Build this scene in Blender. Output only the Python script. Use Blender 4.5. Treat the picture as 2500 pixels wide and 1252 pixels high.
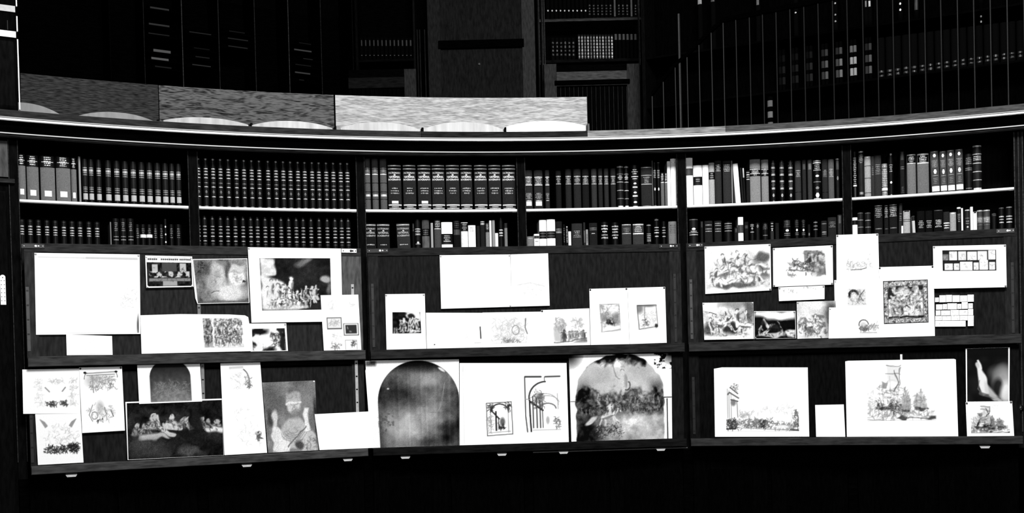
import bpy, math, random
import numpy as np
from mathutils import Vector, Matrix
random.seed(7)
for o in list(bpy.data.objects): bpy.data.objects.remove(o)
scn = bpy.context.scene
COL = scn.collection

# ------------------------------------------------------------------ camera
F_PX, VC, ROLL, PITCH, EYE = 2520.0, 924.5, -0.0242, -0.0167, 1.40
cam_d = bpy.data.cameras.new('camera')
cam_d.sensor_width = 36.0
cam_d.lens = F_PX / 2500.0 * 36.0
cam_d.shift_y = (VC - 626.0) / 2500.0
cam_d.clip_end = 100
cam = bpy.data.objects.new('camera', cam_d)
COL.objects.link(cam)
_c, _s = math.cos(ROLL), math.sin(ROLL)
_F = Vector((0, math.cos(PITCH), math.sin(PITCH)))
_Z = Vector((0, -math.sin(PITCH), math.cos(PITCH)))
_X = Vector((1, 0, 0))
_right = _c * _X + _s * _Z
_up = -_s * _X + _c * _Z
_m = Matrix.Identity(4)
for i in range(3):
    _m[i][0] = _right[i]; _m[i][1] = _up[i]; _m[i][2] = -_F[i]
_m[2][3] = EYE
cam.matrix_world = _m
scn.camera = cam

# ------------------------------------------------------------------ world, lights, exposure
world = bpy.data.worlds.new('world'); scn.world = world
world.use_nodes = True
world.node_tree.nodes['Background'].inputs[0].default_value = (1, 1, 1, 1)
world.node_tree.nodes['Background'].inputs[1].default_value = 0.004

def area(name, loc, target, sx, sy, watts):
    ld = bpy.data.lights.new(name, 'AREA')
    ld.shape = 'RECTANGLE'; ld.size = sx; ld.size_y = sy; ld.energy = watts
    ob = bpy.data.objects.new(name, ld); COL.objects.link(ob)
    ob.location = loc
    d = Vector(target) - Vector(loc)
    ob.rotation_euler = d.to_track_quat('-Z', 'Y').to_euler()
    return ob
area('skylight', (0.9, 1.7, 6.1), (0.3, 6.0, 1.6), 2.4, 1.2, 800)
area('front_fill', (0.8, -3.6, 3.6), (0.1, 6.0, 1.6), 4.0, 2.0, 230)  # added fill lamp facing the bookcase, not a modelled window
scn.view_settings.view_transform = 'Standard'
scn.view_settings.look = 'None'
scn.view_settings.gamma = 1.0
scn.view_settings.use_curve_mapping = False
scn.view_settings.exposure = 0.12

# ------------------------------------------------------------------ geometry of the place
R, OX, DIST = 6.342, 0.569, 6.0
OY = DIST - math.sqrt(R * R - OX * OX)
Z_CORN, Z_BEAD, Z_SH = EYE + 1.2616, EYE + 1.2028, EYE + 0.8747
Z_LU, Z_LD = EYE + 0.0834, EYE - 0.4679

def ray(u, v):
    x = (u - 1250.0) / F_PX; y = -(v - VC) / F_PX
    return _right * x + _up * y + _F
def hit_cyl(u, v, r):
    """point of the sight line at horizontal distance r from the room's centre"""
    d = ray(u, v)
    a = d.x * d.x + d.y * d.y; b = -2 * (d.x * OX + d.y * OY); c = OX * OX + OY * OY - r * r
    t = (-b + math.sqrt(b * b - 4 * a * c)) / (2 * a)
    return Vector((d.x * t, d.y * t, EYE + d.z * t))
def ang(p): return math.atan2(p.x - OX, p.y - OY)
def phi_at(u, v, r=R): return ang(hit_cyl(u, v, r))
def z_at(u, v, r=R): return hit_cyl(u, v, r).z
def pos(phi, r, z): return Vector((OX + r * math.sin(phi), OY + r * math.cos(phi), z))

# ------------------------------------------------------------------ materials
LUM = 1.8
def lin(g):
    g = max(0.0, g)
    return g / 12.92 if g <= 0.04045 else ((g + 0.055) / 1.055) ** 2.4
MATS = {}
def M(kind, g):
    g = round(g, 3); key = (kind, g)
    if key in MATS: return MATS[key]
    m = bpy.data.materials.new('%s_%03d' % (kind, int(g * 255)))
    m.use_nodes = True
    nt = m.node_tree; N = nt.nodes; Lk = nt.links
    bs = N['Principled BSDF']
    alb = min(0.86, lin(g) / LUM * (1.3 if g >= .9 else 1.0) * (1.7 if kind == 'gilt' else 1.0))
    tc = N.new('ShaderNodeTexCoord'); mp = N.new('ShaderNodeMapping')
    nz = N.new('ShaderNodeTexNoise'); rp = N.new('ShaderNodeValToRGB')
    Lk.new(tc.outputs['Object'], mp.inputs[0]); Lk.new(mp.outputs[0], nz.inputs['Vector'])
    Lk.new(nz.outputs['Fac'], rp.inputs[0]); Lk.new(rp.outputs[0], bs.inputs['Base Color'])
    lo, hi, sc, det, rough, spec = 0.75, 1.25, (30, 30, 30), 4, 0.8, 0.0
    if kind == 'wood':   sc, lo, hi, det = (14, 14, 90), 0.45, 1.6, 6
    if kind == 'woodv':  sc, lo, hi, det = (70, 70, 16), 0.55, 1.45, 6
    if kind == 'birch':  sc, lo, hi, det = (26, 26, 3), 0.72, 1.18, 5
    if kind == 'cloth':  sc, lo, hi = (160, 160, 160), 0.8, 1.2
    if kind == 'leather': sc, lo, hi, rough, spec = (60, 60, 18), 0.4, 1.1, 0.4, 0.12
    if kind == 'paper':  sc, lo, hi, rough, spec = (9, 9, 9), 0.97, 1.03, 0.9, 0.0
    if kind == 'gilt':   sc, lo, hi, rough, spec = (140, 140, 140), 0.6, 1.3, 0.42, 0.5
    if kind == 'metal':  sc, lo, hi, rough, spec = (60, 60, 60), 0.85, 1.15, 0.4, 0.3
    mp.inputs['Scale'].default_value = sc
    nz.inputs['Scale'].default_value = 1.0; nz.inputs['Detail'].default_value = det
    rp.color_ramp.elements[0].position = 0.28; rp.color_ramp.elements[1].position = 0.72
    a, b = min(.9, alb * lo), min(.9, alb * hi)
    rp.color_ramp.elements[0].color = (a, a, a, 1); rp.color_ramp.elements[1].color = (b, b, b, 1)
    bs.inputs['Roughness'].default_value = rough
    bs.inputs['Specular IOR Level'].default_value = spec
    if kind == 'gilt': bs.inputs['Metallic'].default_value = 0.25
    MATS[key] = m
    return m
def oak(name, dark, light, sc=1.0, turb=6.0, fig=.12):
    """figured oak: long grain along the board (uv.x runs along the board)"""
    m = bpy.data.materials.new(name); m.use_nodes = True
    nt = m.node_tree; N = nt.nodes; Lk = nt.links; bs = N['Principled BSDF']
    uv = N.new('ShaderNodeUVMap'); uv.uv_map = 'UVMap'
    mp = N.new('ShaderNodeMapping'); mp.inputs['Scale'].default_value = (4.5 * sc, 34 * sc, 1)
    Lk.new(uv.outputs[0], mp.inputs[0])
    wv = N.new('ShaderNodeTexNoise'); wv.inputs['Scale'].default_value = 1.6; wv.inputs['Detail'].default_value = 1.0
    wv.inputs['Distortion'].default_value = 1.2
    Lk.new(mp.outputs[0], wv.inputs['Vector'])
    mul = N.new('ShaderNodeMath'); mul.operation = 'MULTIPLY'; mul.inputs[1].default_value = turb * 5.0
    Lk.new(wv.outputs['Fac'], mul.inputs[0])
    sn = N.new('ShaderNodeMath'); sn.operation = 'SINE'; Lk.new(mul.outputs[0], sn.inputs[0])
    mp2 = N.new('ShaderNodeMapping'); mp2.inputs['Scale'].default_value = (22, 260, 1)
    Lk.new(uv.outputs[0], mp2.inputs[0])
    fn = N.new('ShaderNodeTexNoise'); fn.inputs['Scale'].default_value = 1.0; fn.inputs['Detail'].default_value = 6
    Lk.new(mp2.outputs[0], fn.inputs['Vector'])
    mx = N.new('ShaderNodeMath'); mx.operation = 'MULTIPLY_ADD'; mx.inputs[1].default_value = fig
    Lk.new(sn.outputs[0], mx.inputs[0]); Lk.new(fn.outputs['Fac'], mx.inputs[2])
    rp = N.new('ShaderNodeValToRGB'); Lk.new(mx.outputs[0], rp.inputs[0]); Lk.new(rp.outputs[0], bs.inputs['Base Color'])
    a, b = lin(dark) / LUM, lin(light) / LUM
    rp.color_ramp.elements[0].position = 0.34; rp.color_ramp.elements[1].position = 0.64
    rp.color_ramp.elements[0].color = (a, a, a, 1); rp.color_ramp.elements[1].color = (b, b, b, 1)
    bs.inputs['Roughness'].default_value = 0.7; bs.inputs['Specular IOR Level'].default_value = 0.0
    return m
def ink():
    m = bpy.data.materials.new('printed_picture'); m.use_nodes = True
    nt = m.node_tree; N = nt.nodes; Lk = nt.links; bs = N['Principled BSDF']
    at = N.new('ShaderNodeAttribute'); at.attribute_name = 'print'
    tc = N.new('ShaderNodeTexCoord'); nz = N.new('ShaderNodeTexNoise')
    nz.inputs['Scale'].default_value = 420; nz.inputs['Detail'].default_value = 2
    Lk.new(tc.outputs['Object'], nz.inputs['Vector'])
    mr = N.new('ShaderNodeMapRange'); mr.inputs['To Min'].default_value = 0.9; mr.inputs['To Max'].default_value = 1.15
    Lk.new(nz.outputs['Fac'], mr.inputs['Value'])
    mx = N.new('ShaderNodeMix'); mx.data_type = 'RGBA'; mx.blend_type = 'MULTIPLY'; mx.inputs['Factor'].default_value = 1
    Lk.new(at.outputs['Color'], mx.inputs['A']); Lk.new(mr.outputs['Result'], mx.inputs['B'])
    Lk.new(mx.outputs['Result'], bs.inputs['Base Color'])
    bs.inputs['Roughness'].default_value = 0.9; bs.inputs['Specular IOR Level'].default_value = 0.0
    return m
INK = ink()

# ------------------------------------------------------------------ mesh and object helpers
class MB:
    def __init__(s): s.v = []; s.f = []; s.uv = None
    def quadstrip(s, loops, closed=False, capped=True):
        """loops: list of equal-length point rings, skinned one after another"""
        n = len(loops[0]); b = len(s.v)
        for l in loops: s.v.extend([tuple(p) for p in l])
        for i in range(len(loops) - 1):
            for j in range(n):
                k = (j + 1) % n
                s.f.append((b + i * n + j, b + i * n + k, b + (i + 1) * n + k, b + (i + 1) * n + j))
        if capped:
            s.f.append(tuple(b + j for j in range(n))[::-1])
            e = b + (len(loops) - 1) * n
            s.f.append(tuple(e + j for j in range(n)))
        return s
    def box(s, x0, x1, y0, y1, z0, z1, tx=0.0):
        return s.quadstrip([[(x0, y0, z0), (x1, y0, z0), (x1, y1, z0), (x0, y1, z0)],
                            [(x0 + tx, y0, z1), (x1 - tx, y0, z1), (x1 - tx, y1, z1), (x0 + tx, y1, z1)]])
    def bevbox(s, x0, x1, y0, y1, z0, z1, b=0.002):
        """box whose front face (y0 side) is chamfered"""
        return s.quadstrip([[(x0, y1, z0), (x1, y1, z0), (x1, y1, z1), (x0, y1, z1)],
                            [(x0, y0 + b, z0), (x1, y0 + b, z0), (x1, y0 + b, z1), (x0, y0 + b, z1)],
                            [(x0 + b, y0, z0 + b), (x1 - b, y0, z0 + b), (x1 - b, y0, z1 - b), (x0 + b, y0, z1 - b)]])
    def sweep(s, prof, p0, p1, n=40):
        """closed profile of (distance in front of the book front, height), swept round the room"""
        return s.quadstrip([[pos(p0 + (p1 - p0) * i / n, R - d, z) for d, z in prof] for i in range(n + 1)])
    def dome(s, x, y, z, r, h, seg=8):
        b = len(s.v)
        for k, (rr, hh) in enumerate(((1, 0), (.92, .45), (.6, .85))):
            for i in range(seg):
                a = 2 * math.pi * i / seg
                s.v.append((x + r * rr * math.cos(a), y - h * hh, z + r * rr * math.sin(a)))
        s.v.append((x, y - h, z))
        for k in range(2):
            for i in range(seg):
                j = (i + 1) % seg
                s.f.append((b + k * seg + i, b + k * seg + j, b + (k + 1) * seg + j, b + (k + 1) * seg + i))
        for i in range(seg):
            s.f.append((b + 2 * seg + i, b + 2 * seg + (i + 1) % seg, b + 3 * seg))
        s.f.append(tuple(b + i for i in range(seg))[::-1])
        return s
    def poly(s, pts, y0, y1):
        """polygon of (x, z) points given a thickness from y0 to y1"""
        return s.quadstrip([[(x, y1, z) for x, z in pts], [(x, y0, z) for x, z in pts]])
    def cyl(s, a, b, r, seg=8):
        a = Vector(a); b = Vector(b); d = (b - a).normalized()
        q = Vector((0, 0, 1)) if abs(d.z) < .9 else Vector((1, 0, 0))
        e1 = d.cross(q).normalized(); e2 = d.cross(e1)
        ring = [e1 * r * math.cos(2 * math.pi * i / seg) + e2 * r * math.sin(2 * math.pi * i / seg) for i in range(seg)]
        return s.quadstrip([[a + k for k in ring], [b + k for k in ring]])
    def mesh(s, name, mat, off=None, smooth=False):
        me = bpy.data.meshes.new(name)
        vs = s.v if off is None else [(p[0] - off[0], p[1] - off[1], p[2] - off[2]) for p in s.v]
        me.from_pydata(vs, [], s.f)
        me.materials.append(mat)
        if smooth:
            me.polygons.foreach_set('use_smooth', [True] * len(me.polygons))
        me.update()
        return me
def link(name, me, parent=None, loc=(0, 0, 0), rz=0.0):
    o = bpy.data.objects.new(name, me); COL.objects.link(o)
    o.location = loc; o.rotation_euler = (0, 0, rz)
    if parent is not None: o.parent = parent
    return o
def tag(o, label, cat, group=None):
    n = len(label.split())
    if not 4 <= n <= 16: print('LABELLEN', n, label)
    o['label'] = label; o['category'] = cat
    if group: o['group'] = group
    return o
def thing(name, label, cat, loc=(0, 0, 0), rz=0.0, group=None):
    return tag(link(name, None, None, loc, rz), label, cat, group)
def struct(o):
    o['kind'] = 'structure'; return o
def part(name, mb, mat, root, wc=True, smooth=False):
    """wc: the shape is in world axes, the root is an unrotated empty"""
    return link(name, mb.mesh(name, mat, root.location if wc else None, smooth), root)
def half_round(d, z, r, n=6):
    return [(d - r * 0.6, z - r)] + [(d - r + r * math.cos(a), z + r * math.sin(a)) for a in
            [(-math.pi / 2 + math.pi * i / n) for i in range(n + 1)]] + [(d - r * 1.6, z + r), (d - r * 1.6, z - r)]
ORD = ['first', 'second', 'third', 'fourth', 'fifth', 'sixth', 'seventh', 'eighth', 'ninth', 'tenth', 'eleventh', 'twelfth',
       'thirteenth', 'fourteenth', 'fifteenth', 'sixteenth', 'seventeenth', 'eighteenth', 'nineteenth', 'twentieth',
       'twenty-first', 'twenty-second', 'twenty-third', 'twenty-fourth', 'twenty-fifth', 'twenty-sixth', 'twenty-seventh',
       'twenty-eighth', 'twenty-ninth', 'thirtieth', 'thirty-first', 'thirty-second', 'thirty-third', 'thirty-fourth',
       'thirty-fifth', 'thirty-sixth', 'thirty-seventh', 'thirty-eighth', 'thirty-ninth', 'fortieth']

# ------------------------------------------------------------------ the setting
PA, PB = -0.62, 0.56                        # the part of the ring that is built
def slab(name, pts, z0, z1, mat):
    mb = MB(); mb.quadstrip([[(x, y, z0) for x, y in pts], [(x, y, z1) for x, y in pts]])
    return struct(link(name, mb.mesh(name, mat)))
slab('floor', [(-8, -6), (8, -6), (8, 13), (-8, 13)], -0.1, 0.0, M('wood', .25))
slab('ceiling', [(-8, -6), (8, -6), (8, 13), (-8, 13)], 8.0, 8.1, M('paper', .3))
slab('wall_back', [(-8, 12.6), (8, 12.6), (8, 12.8), (-8, 12.8)], 0, 8.0, M('woodv', .03))
slab('wall_left', [(-8.2, -6), (-8, -6), (-8, 12.8), (-8.2, 12.8)], 0, 8.0, M('woodv', .03))
slab('wall_right', [(8, -6), (8.2, -6), (8.2, 12.8), (8, 12.8)], 0, 8.0, M('woodv', .03))
slab('wall_front', [(-8, -6.2), (8, -6.2), (8, -6), (-8, -6)], 0, 8.0, M('paper', .2))
# raised tier behind the bookcase, its floor and riser
t = MB(); t.quadstrip([[pos(PA + (PB - PA) * i / 40, R + .36, z) for z in (0.0, 2.30)] +
                       [pos(PA + (PB - PA) * i / 40, R + 6.1, z) for z in (2.30, 0.0)] for i in range(41)])
struct(link('floor', t.mesh('floor', M('wood', .04))))

# cornice: parapet board, double nosing, frieze and lower bead
zc = Z_CORN
p0 = pos(0, R, zc)
corn = struct(link('trim_1', None, None, p0))
corn['label'] = 'curved dark cornice with bright double nosing running above all the book bays'
PBT = .064                               # height of the parapet board above the nosing
for ua, ub, g in ((None, 1027, .19), (1028, 1432, .14), (1433, 1770, .52), (1771, None, .30)):  # paler right-hand boards carry the glancing light in their tone
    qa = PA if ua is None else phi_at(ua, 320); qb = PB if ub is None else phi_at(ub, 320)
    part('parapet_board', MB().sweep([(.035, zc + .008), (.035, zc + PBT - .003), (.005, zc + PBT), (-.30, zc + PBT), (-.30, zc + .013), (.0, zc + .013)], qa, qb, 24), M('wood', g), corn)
part('nosing', MB().sweep(half_round(.10, zc, .0062), PA, PB, 80), M('paper', 1.0), corn, smooth=True)
part('upper_bead', MB().sweep(half_round(.088, zc + .0125, .0028), PA, PB, 80), M('paper', .8), corn, smooth=True)
part('cornice_core', MB().sweep([(.092, zc - .006), (.092, zc + .008), (.0, zc + .012), (-.30, zc + .012), (-.30, zc - .012), (.03, zc - .012), (.07, zc - .014)], PA, PB, 60), M('wood', .04), corn)
part('frieze', MB().sweep([(.038, Z_BEAD - .002), (.038, zc - .010), (-.30, zc - .010), (-.30, Z_BEAD - .002)], PA, PB, 60), M('wood', .05), corn)
part('lower_bead', MB().sweep(half_round(.052, Z_BEAD, .0036), PA, PB, 80), M('paper', .85), corn, smooth=True)
part('lower_fillet', MB().sweep([(.044, Z_BEAD - .020), (.044, Z_BEAD - .005), (.0, Z_BEAD - .005), (.0, Z_BEAD - .020)], PA, PB, 60), M('wood', .075), corn)
part('lower_hollow', MB().sweep(half_round(.046, Z_BEAD - .0105, .0018), PA, PB, 60), M('wood', .2), corn, smooth=True)

# ------------------------------------------------------------------ book bays
PIL = [(22, 45), (460, 483), (870, 890), (1262, 1282), (1653, 1675), (2057, 2078), (2477, 2497)]
PH = [(phi_at(a, 440), phi_at(b, 440)) for a, b in PIL]
Z_BT = Z_BEAD - .012                    # underside of the bay heads
Z_S1 = Z_SH + .0105                     # top of the middle shelf
Z_S2 = z_at(1100, 657, R + .05)         # top of the shelf behind the boards
BACK = -.30
BAYN = ['first', 'second', 'third', 'fourth', 'fifth', 'sixth']
GAPS = [(45.5, 460), (483, 870), (890.5, 1262), (1282, 1653.5), (1675, 2057), (2078.5, 2476.5)]
for i in range(6):
    a0, a1 = PH[i]; b0, b1 = PH[i + 1]
    root = thing('bookcase', 'dark open bookcase bay, %s from left, with a bright-edged middle shelf' % BAYN[i], 'bookcase',
                 pos((a0 + b1) / 2, R, 0.0), group='book bays along the curved wall')
    part('divider', MB().sweep([(BACK, .862), (0, .862), (0, Z_BT), (BACK, Z_BT)], a0, a1, 2), M('woodv', .05), root)
    for e in (a0, a1):
        part('divider_moulding', MB().sweep([(0, .95), (.004, .95), (.004, Z_BT), (0, Z_BT)], e - .00028, e + .00028, 1), M('wood', .2), root)
    if i == 5:
        part('divider', MB().sweep([(BACK, .862), (0, .862), (0, Z_BT), (BACK, Z_BT)], b0, b1, 2), M('woodv', .09), root)
        for e in (b0, (b0 + b1) / 2, b1):
            part('divider_moulding', MB().sweep([(0, .95), (.004, .95), (.004, Z_BT), (0, Z_BT)], e - .0004, e + .0004, 1), M('wood', .22), root)
    part('back_panel', MB().sweep([(BACK, .95), (BACK + .012, .95), (BACK + .012, Z_BT), (BACK, Z_BT)], a1, b0, 10), M('woodv', .03 if i < 5 else .09), root)  # sixth bay's back is paler: light reaching it is put into the tone
    part('head_board', MB().sweep([(BACK + .012, Z_BT - .003), (-.004, Z_BT - .003), (-.004, Z_BT + .008), (BACK + .012, Z_BT + .008)], a1, b0, 10), M('wood', .03), root)
    for zs in (Z_S1, Z_S2):
        sh = part('shelf', MB().sweep([(BACK + .012, zs - .02), (-.008, zs - .02), (-.008, zs), (BACK + .012, zs)], a1, b0, 10), M('wood', .12), root)
        if zs == Z_S1:
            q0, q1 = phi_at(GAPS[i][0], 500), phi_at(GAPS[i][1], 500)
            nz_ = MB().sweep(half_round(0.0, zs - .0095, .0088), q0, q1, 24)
            link('nosing', nz_.mesh('nosing', M('paper', .95), root.location, True), sh)  # near-white tone stands in for top light on the shelf edge
    # closed base cupboard below the boards
    base = thing('base_cupboard', 'near-black base cupboard below the lower boards, %s from left' % BAYN[i], 'cupboard', pos((a0 + b1) / 2, R, 0.0), group='base cupboards')
    mid = (a1 + b0) / 2
    part('carcass', MB().sweep([(BACK, .0), (.0, .0), (.0, .86), (BACK, .86)], a0 + .0003, b0 - .0003, 8), M('wood', .012), base)
    for s0, s1 in ((a1, mid - .001), (mid + .001, b0)):
        dr = part('door', MB().sweep([(.001, .10), (.02, .10), (.02, .84), (.001, .84)], s0 + .001, s1 - .001, 6), M('woodv', .015), base)
        pn = MB().sweep([(.021, .18), (.027, .19), (.027, .75), (.021, .76)], s0 + .014, s1 - .014, 6)
        link('raised_panel', pn.mesh('raised_panel', M('woodv', .012), base.location), dr)
# the bays that run on past both ends of the frame: closed cupboards
for nm, lb, a, b in (('tall_cupboard', 'dark closed cupboard at the far left edge with a grey upper panel', PA, PH[0][0]),
                     ('tall_cupboard', 'dark closed cupboard at the far right edge past the last bay', PH[6][1], PB)):
    root = thing(nm, lb, 'cupboard', pos((a + b) / 2, R, 0))
    part('carcass', MB().sweep([(BACK, 0), (-.004, 0), (-.004, Z_BT), (BACK, Z_BT)], a + .0003, b - .0003, 8), M('woodv', .035), root)
    if a < 0:
        z0 = z_at(10, 432)
        part('upper_panel', MB().sweep([(-.003, z0), (.006, z0), (.006, Z_BT - .02), (-.003, Z_BT - .02)], phi_at(-120, 400), b - .0005, 4), M('woodv', .33), root)
        part('rail', MB().sweep([(-.003, z0 - .035), (.016, z0 - .03), (.016, z0 - .012), (-.003, z0 - .006)], a, b + .004, 6), M('wood', .18), root)
        part('lower_panel', MB().sweep([(-.003, .3), (.008, .31), (.008, z0 - .08), (-.003, z0 - .07)], phi_at(-140, 600), b - .003, 4), M('woodv', .05), root)
    else:
        part('door_panel', MB().sweep([(-.003, .3), (.008, .31), (.008, Z_BT - .08), (-.003, Z_BT - .07)], a + .006, b - .01, 4), M('woodv', .05), root)

# ------------------------------------------------------------------ books
A_SP, BULF, BULM = math.radians(80), .48, .016
def rounding(kind):
    """leather spines are strongly rounded, cloth and paper ones flatter"""
    global A_SP, BULF, BULM
    A_SP, BULF, BULM = {'leather': (math.radians(80), .48, .016), 'cloth': (math.radians(58), .26, .009), 'paper': (math.radians(50), .2, .006)}[kind]
def bulge(w): return min(w * BULF, BULM)
def sp(w, s, up=0.0):
    """point on the rounded spine, s from -1 to 1 across it, raised by up"""
    th = s * A_SP; b = bulge(w)
    x = (w / 2) * math.sin(th) / math.sin(A_SP)
    y = b * (1 - (math.cos(th) - math.cos(A_SP)) / (1 - math.cos(A_SP)))
    return x * (1 + up * .6 / max(w / 2, .004)), y - up * math.cos(th)
MCACHE = {}
def cached(key, fn):
    key = key + (round(A_SP, 3),)
    if key not in MCACHE: MCACHE[key] = fn()
    return MCACHE[key]
def cover_mesh(w, h, dep, mat):
    def f():
        n = 10; o = []; ii = []
        o.append((-w / 2, dep))
        o += [sp(w, -1 + 2 * i / n) for i in range(n + 1)]
        o.append((w / 2, dep))
        tk = min(.0028, w * .22)
        ii.append((-w / 2 + tk, dep))
        for i in range(n + 1):
            x, y = sp(w, -1 + 2 * i / n); ii.append((x * (1 - 2 * tk / w), y + tk))
        ii.append((w / 2 - tk, dep))
        mb = MB(); k = len(o)
        for pts in (o, ii):
            for z in (0, h): mb.v.extend([(x, y, z) for x, y in pts])
        O0, O1, I0, I1 = 0, k, 2 * k, 3 * k
        for i in range(k - 1):
            mb.f += [(O0 + i, O0 + i + 1, O1 + i + 1, O1 + i), (I0 + i + 1, I0 + i, I1 + i, I1 + i + 1),
                     (O1 + i, O1 + i + 1, I1 + i + 1, I1 + i), (O0 + i + 1, O0 + i, I0 + i, I0 + i + 1)]
        mb.f += [(O0, O1, I1, I0), (O1 + k - 1, O0 + k - 1, I0 + k - 1, I1 + k - 1)]
        me = mb.mesh('cover', mat)
        return me
    return cached(('cov', round(w, 4), round(h, 3), mat.name), f)
def strip_mesh(w, z0, z1, frac, up, mat, rnd=False):
    def f():
        n = 8; mb = MB(); rows = []
        if rnd: prof = [(z0, -.0004), (z0 + (z1 - z0) * .25, up * .8), (z0 + (z1 - z0) * .5, up), (z0 + (z1 - z0) * .75, up * .8), (z1, -.0004)]
        else: prof = [(z0, -.0003), (z0, up), (z1, up), (z1, -.0003)]
        for i in range(n + 1):
            s = frac * (-1 + 2 * i / n)
            rows.append([(*sp(w, s, u), z) for z, u in prof])
        mb.quadstrip(rows)
        return mb.mesh('strip', mat)
    return cached(('st', round(w, 4), round(z0, 4), round(z1, 4), frac, up, mat.name, rnd), f)
def patch(mb, w, s0, s1, z0, z1, up=.0008):
    a = sp(w, s0, up); b = sp(w, s1, up); a2 = sp(w, s0, -.0003); b2 = sp(w, s1, -.0003)
    mb.quadstrip([[(*a2, z0), (*b2, z0), (*b2, z1), (*a2, z1)], [(*a, z0), (*b, z0), (*b, z1), (*a, z1)]])
def text_mesh(w, z0, z1, n, frac, mat, seed):
    rnd = random.Random(seed); mb = MB(); rh = (z1 - z0) / n
    for r in range(n):
        zc_ = z1 - (r + .5) * rh; hh = rh * rnd.uniform(.24, .36)
        half = frac * rnd.choice((1, .95, .8, .6, .9)); s = -half
        while s < half:
            d = rnd.uniform(.10, .24)
            patch(mb, w, s, min(half, s + d), zc_ - hh * rnd.uniform(.5, 1), zc_ + hh * rnd.uniform(.5, 1))
            s += d + rnd.uniform(.03, .10)
    return mb.mesh('title_lettering', mat)
def diamond_mesh(w, zc_, hz, mat, sw=.32):
    sw = min(sw, 1.3 * hz / (w / 2))
    mb = MB(); up = .0009; n = 6
    top = [(*sp(w, 0, up), zc_ + hz)]
    ring = [(*sp(w, sw * math.cos(2 * math.pi * i / n) , up), zc_ + hz * math.sin(2 * math.pi * i / n)) for i in range(n)]
    ring2 = [(*sp(w, sw * math.cos(2 * math.pi * i / n), -.0003), zc_ + hz * math.sin(2 * math.pi * i / n)) for i in range(n)]
    mb.quadstrip([ring2, ring], capped=False)
    b = len(mb.v); mb.v.append((*sp(w, 0, up), zc_))
    for i in range(n): mb.f.append((b - n + i, b - n + (i + 1) % n, b))
    return mb.mesh('ornament', mat)
TXT = {}
def real_text(w, zc_, string, hz, mat, frac):
    if string not in TXT:
        cu = bpy.data.curves.new('lettering', 'FONT'); cu.body = string; cu.size = 1.0; cu.align_x = 'CENTER'; cu.offset = .018
        cu.resolution_u = 2
        ob = bpy.data.objects.new('lettering', cu); COL.objects.link(ob)
        dg = bpy.context.evaluated_depsgraph_get()
        me = bpy.data.meshes.new_from_object(ob.evaluated_get(dg))
        TXT[string] = ([v.co.copy() for v in me.vertices], [tuple(p.vertices) for p in me.polygons])
        bpy.data.objects.remove(ob); bpy.data.curves.remove(cu); bpy.data.meshes.remove(me)
    vs, fs = TXT[string]
    x0 = min(v.x for v in vs); x1 = max(v.x for v in vs); y0 = min(v.y for v in vs); y1 = max(v.y for v in vs)
    mb = MB()
    for v in vs:
        s = frac * (-1 + 2 * (v.x - x0) / (x1 - x0))
        x, y = sp(w, s, .0009)
        mb.v.append((x, y, zc_ + hz * ((v.y - y0) / (y1 - y0) - .5)))
    mb.f = list(fs)
    return mb.mesh('title_lettering', mat)
R_SP = R + .05
def put_book(x0, x1, yref, h, zb, g, kind, els, label, group, lean=0.0, rad=R_SP, depth=.17, parts=True, seed=0):
    pa, pb = phi_at(x0, yref, rad), phi_at(x1, yref, rad)
    rounding(kind)
    w = rad * (pb - pa) * .97; w = round(w, 3) if w > .01 else round(w, 4)
    ph = (pa + pb) / 2
    o = link('book', cover_mesh(w, h, depth, M(kind, g * (.72 if kind == 'leather' else .85) if g < .3 else g)), None, pos(ph, rad, zb), -ph)
    if lean:
        o.rotation_euler = (0, lean, -ph)
        if lean: o.location.z += abs(math.sin(lean)) * w / 2
    tag(o, label, 'book', group)
    pb_ = cached(('pg', w, round(h, 3), depth), lambda: MB().box(-w / 2 + min(.003, w * .24), w / 2 - min(.003, w * .24), bulge(w) + .002, depth - .005, .003, h - .004).mesh('page_block', M('paper', .45)))
    link('page_block', pb_, o)
    book_els(o, w, h, els, seed)
    return o
def book_els(o, w, h, els, seed):
    for k, e in enumerate(els):
        c = e[0]
        if c == 'W':
            _, zc_, st, hz, gg, frac = e
            me = real_text(w, zc_, st, hz, M('gilt', gg), frac); nm = 'title_lettering'
        elif c == 'D':
            _, zc_, hz, gg = e[:4]
            if zc_ + hz > h: continue
            me = cached(('d', w, round(zc_, 4), hz, gg), lambda: diamond_mesh(w, zc_, hz, M('gilt', gg))); nm = 'ornament'
        else:
            z0, z1 = sorted((e[1], e[2]))
            z0 = max(z0, .0005); z1 = min(z1, h - .0005)
            if z1 - z0 < .0008: continue
            if c == 'B': me = strip_mesh(w, z0, z1, e[4], .0006, M('leather', e[3])); nm = 'spine_band'
            elif c == 'G': me = strip_mesh(w, z0, z1, e[4], .0008, M('gilt', e[3])); nm = 'gilt_line'
            elif c == 'R': me = strip_mesh(w, z0, z1, e[4], .0022, M('gilt', e[3]), True); nm = 'raised_band'  # arc kept short of the spine edges to imitate a central glint
            elif c == 'L': me = strip_mesh(w, z0, z1, e[4], .0010, M('paper', e[3])); nm = 'paper_label'
            elif c == 'T': me = text_mesh(w, z0, z1, e[3], e[5], M('gilt', e[4]), seed * 31 + k); nm = 'title_lettering'
        link(nm, me, o)
BOOKN = 0
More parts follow.
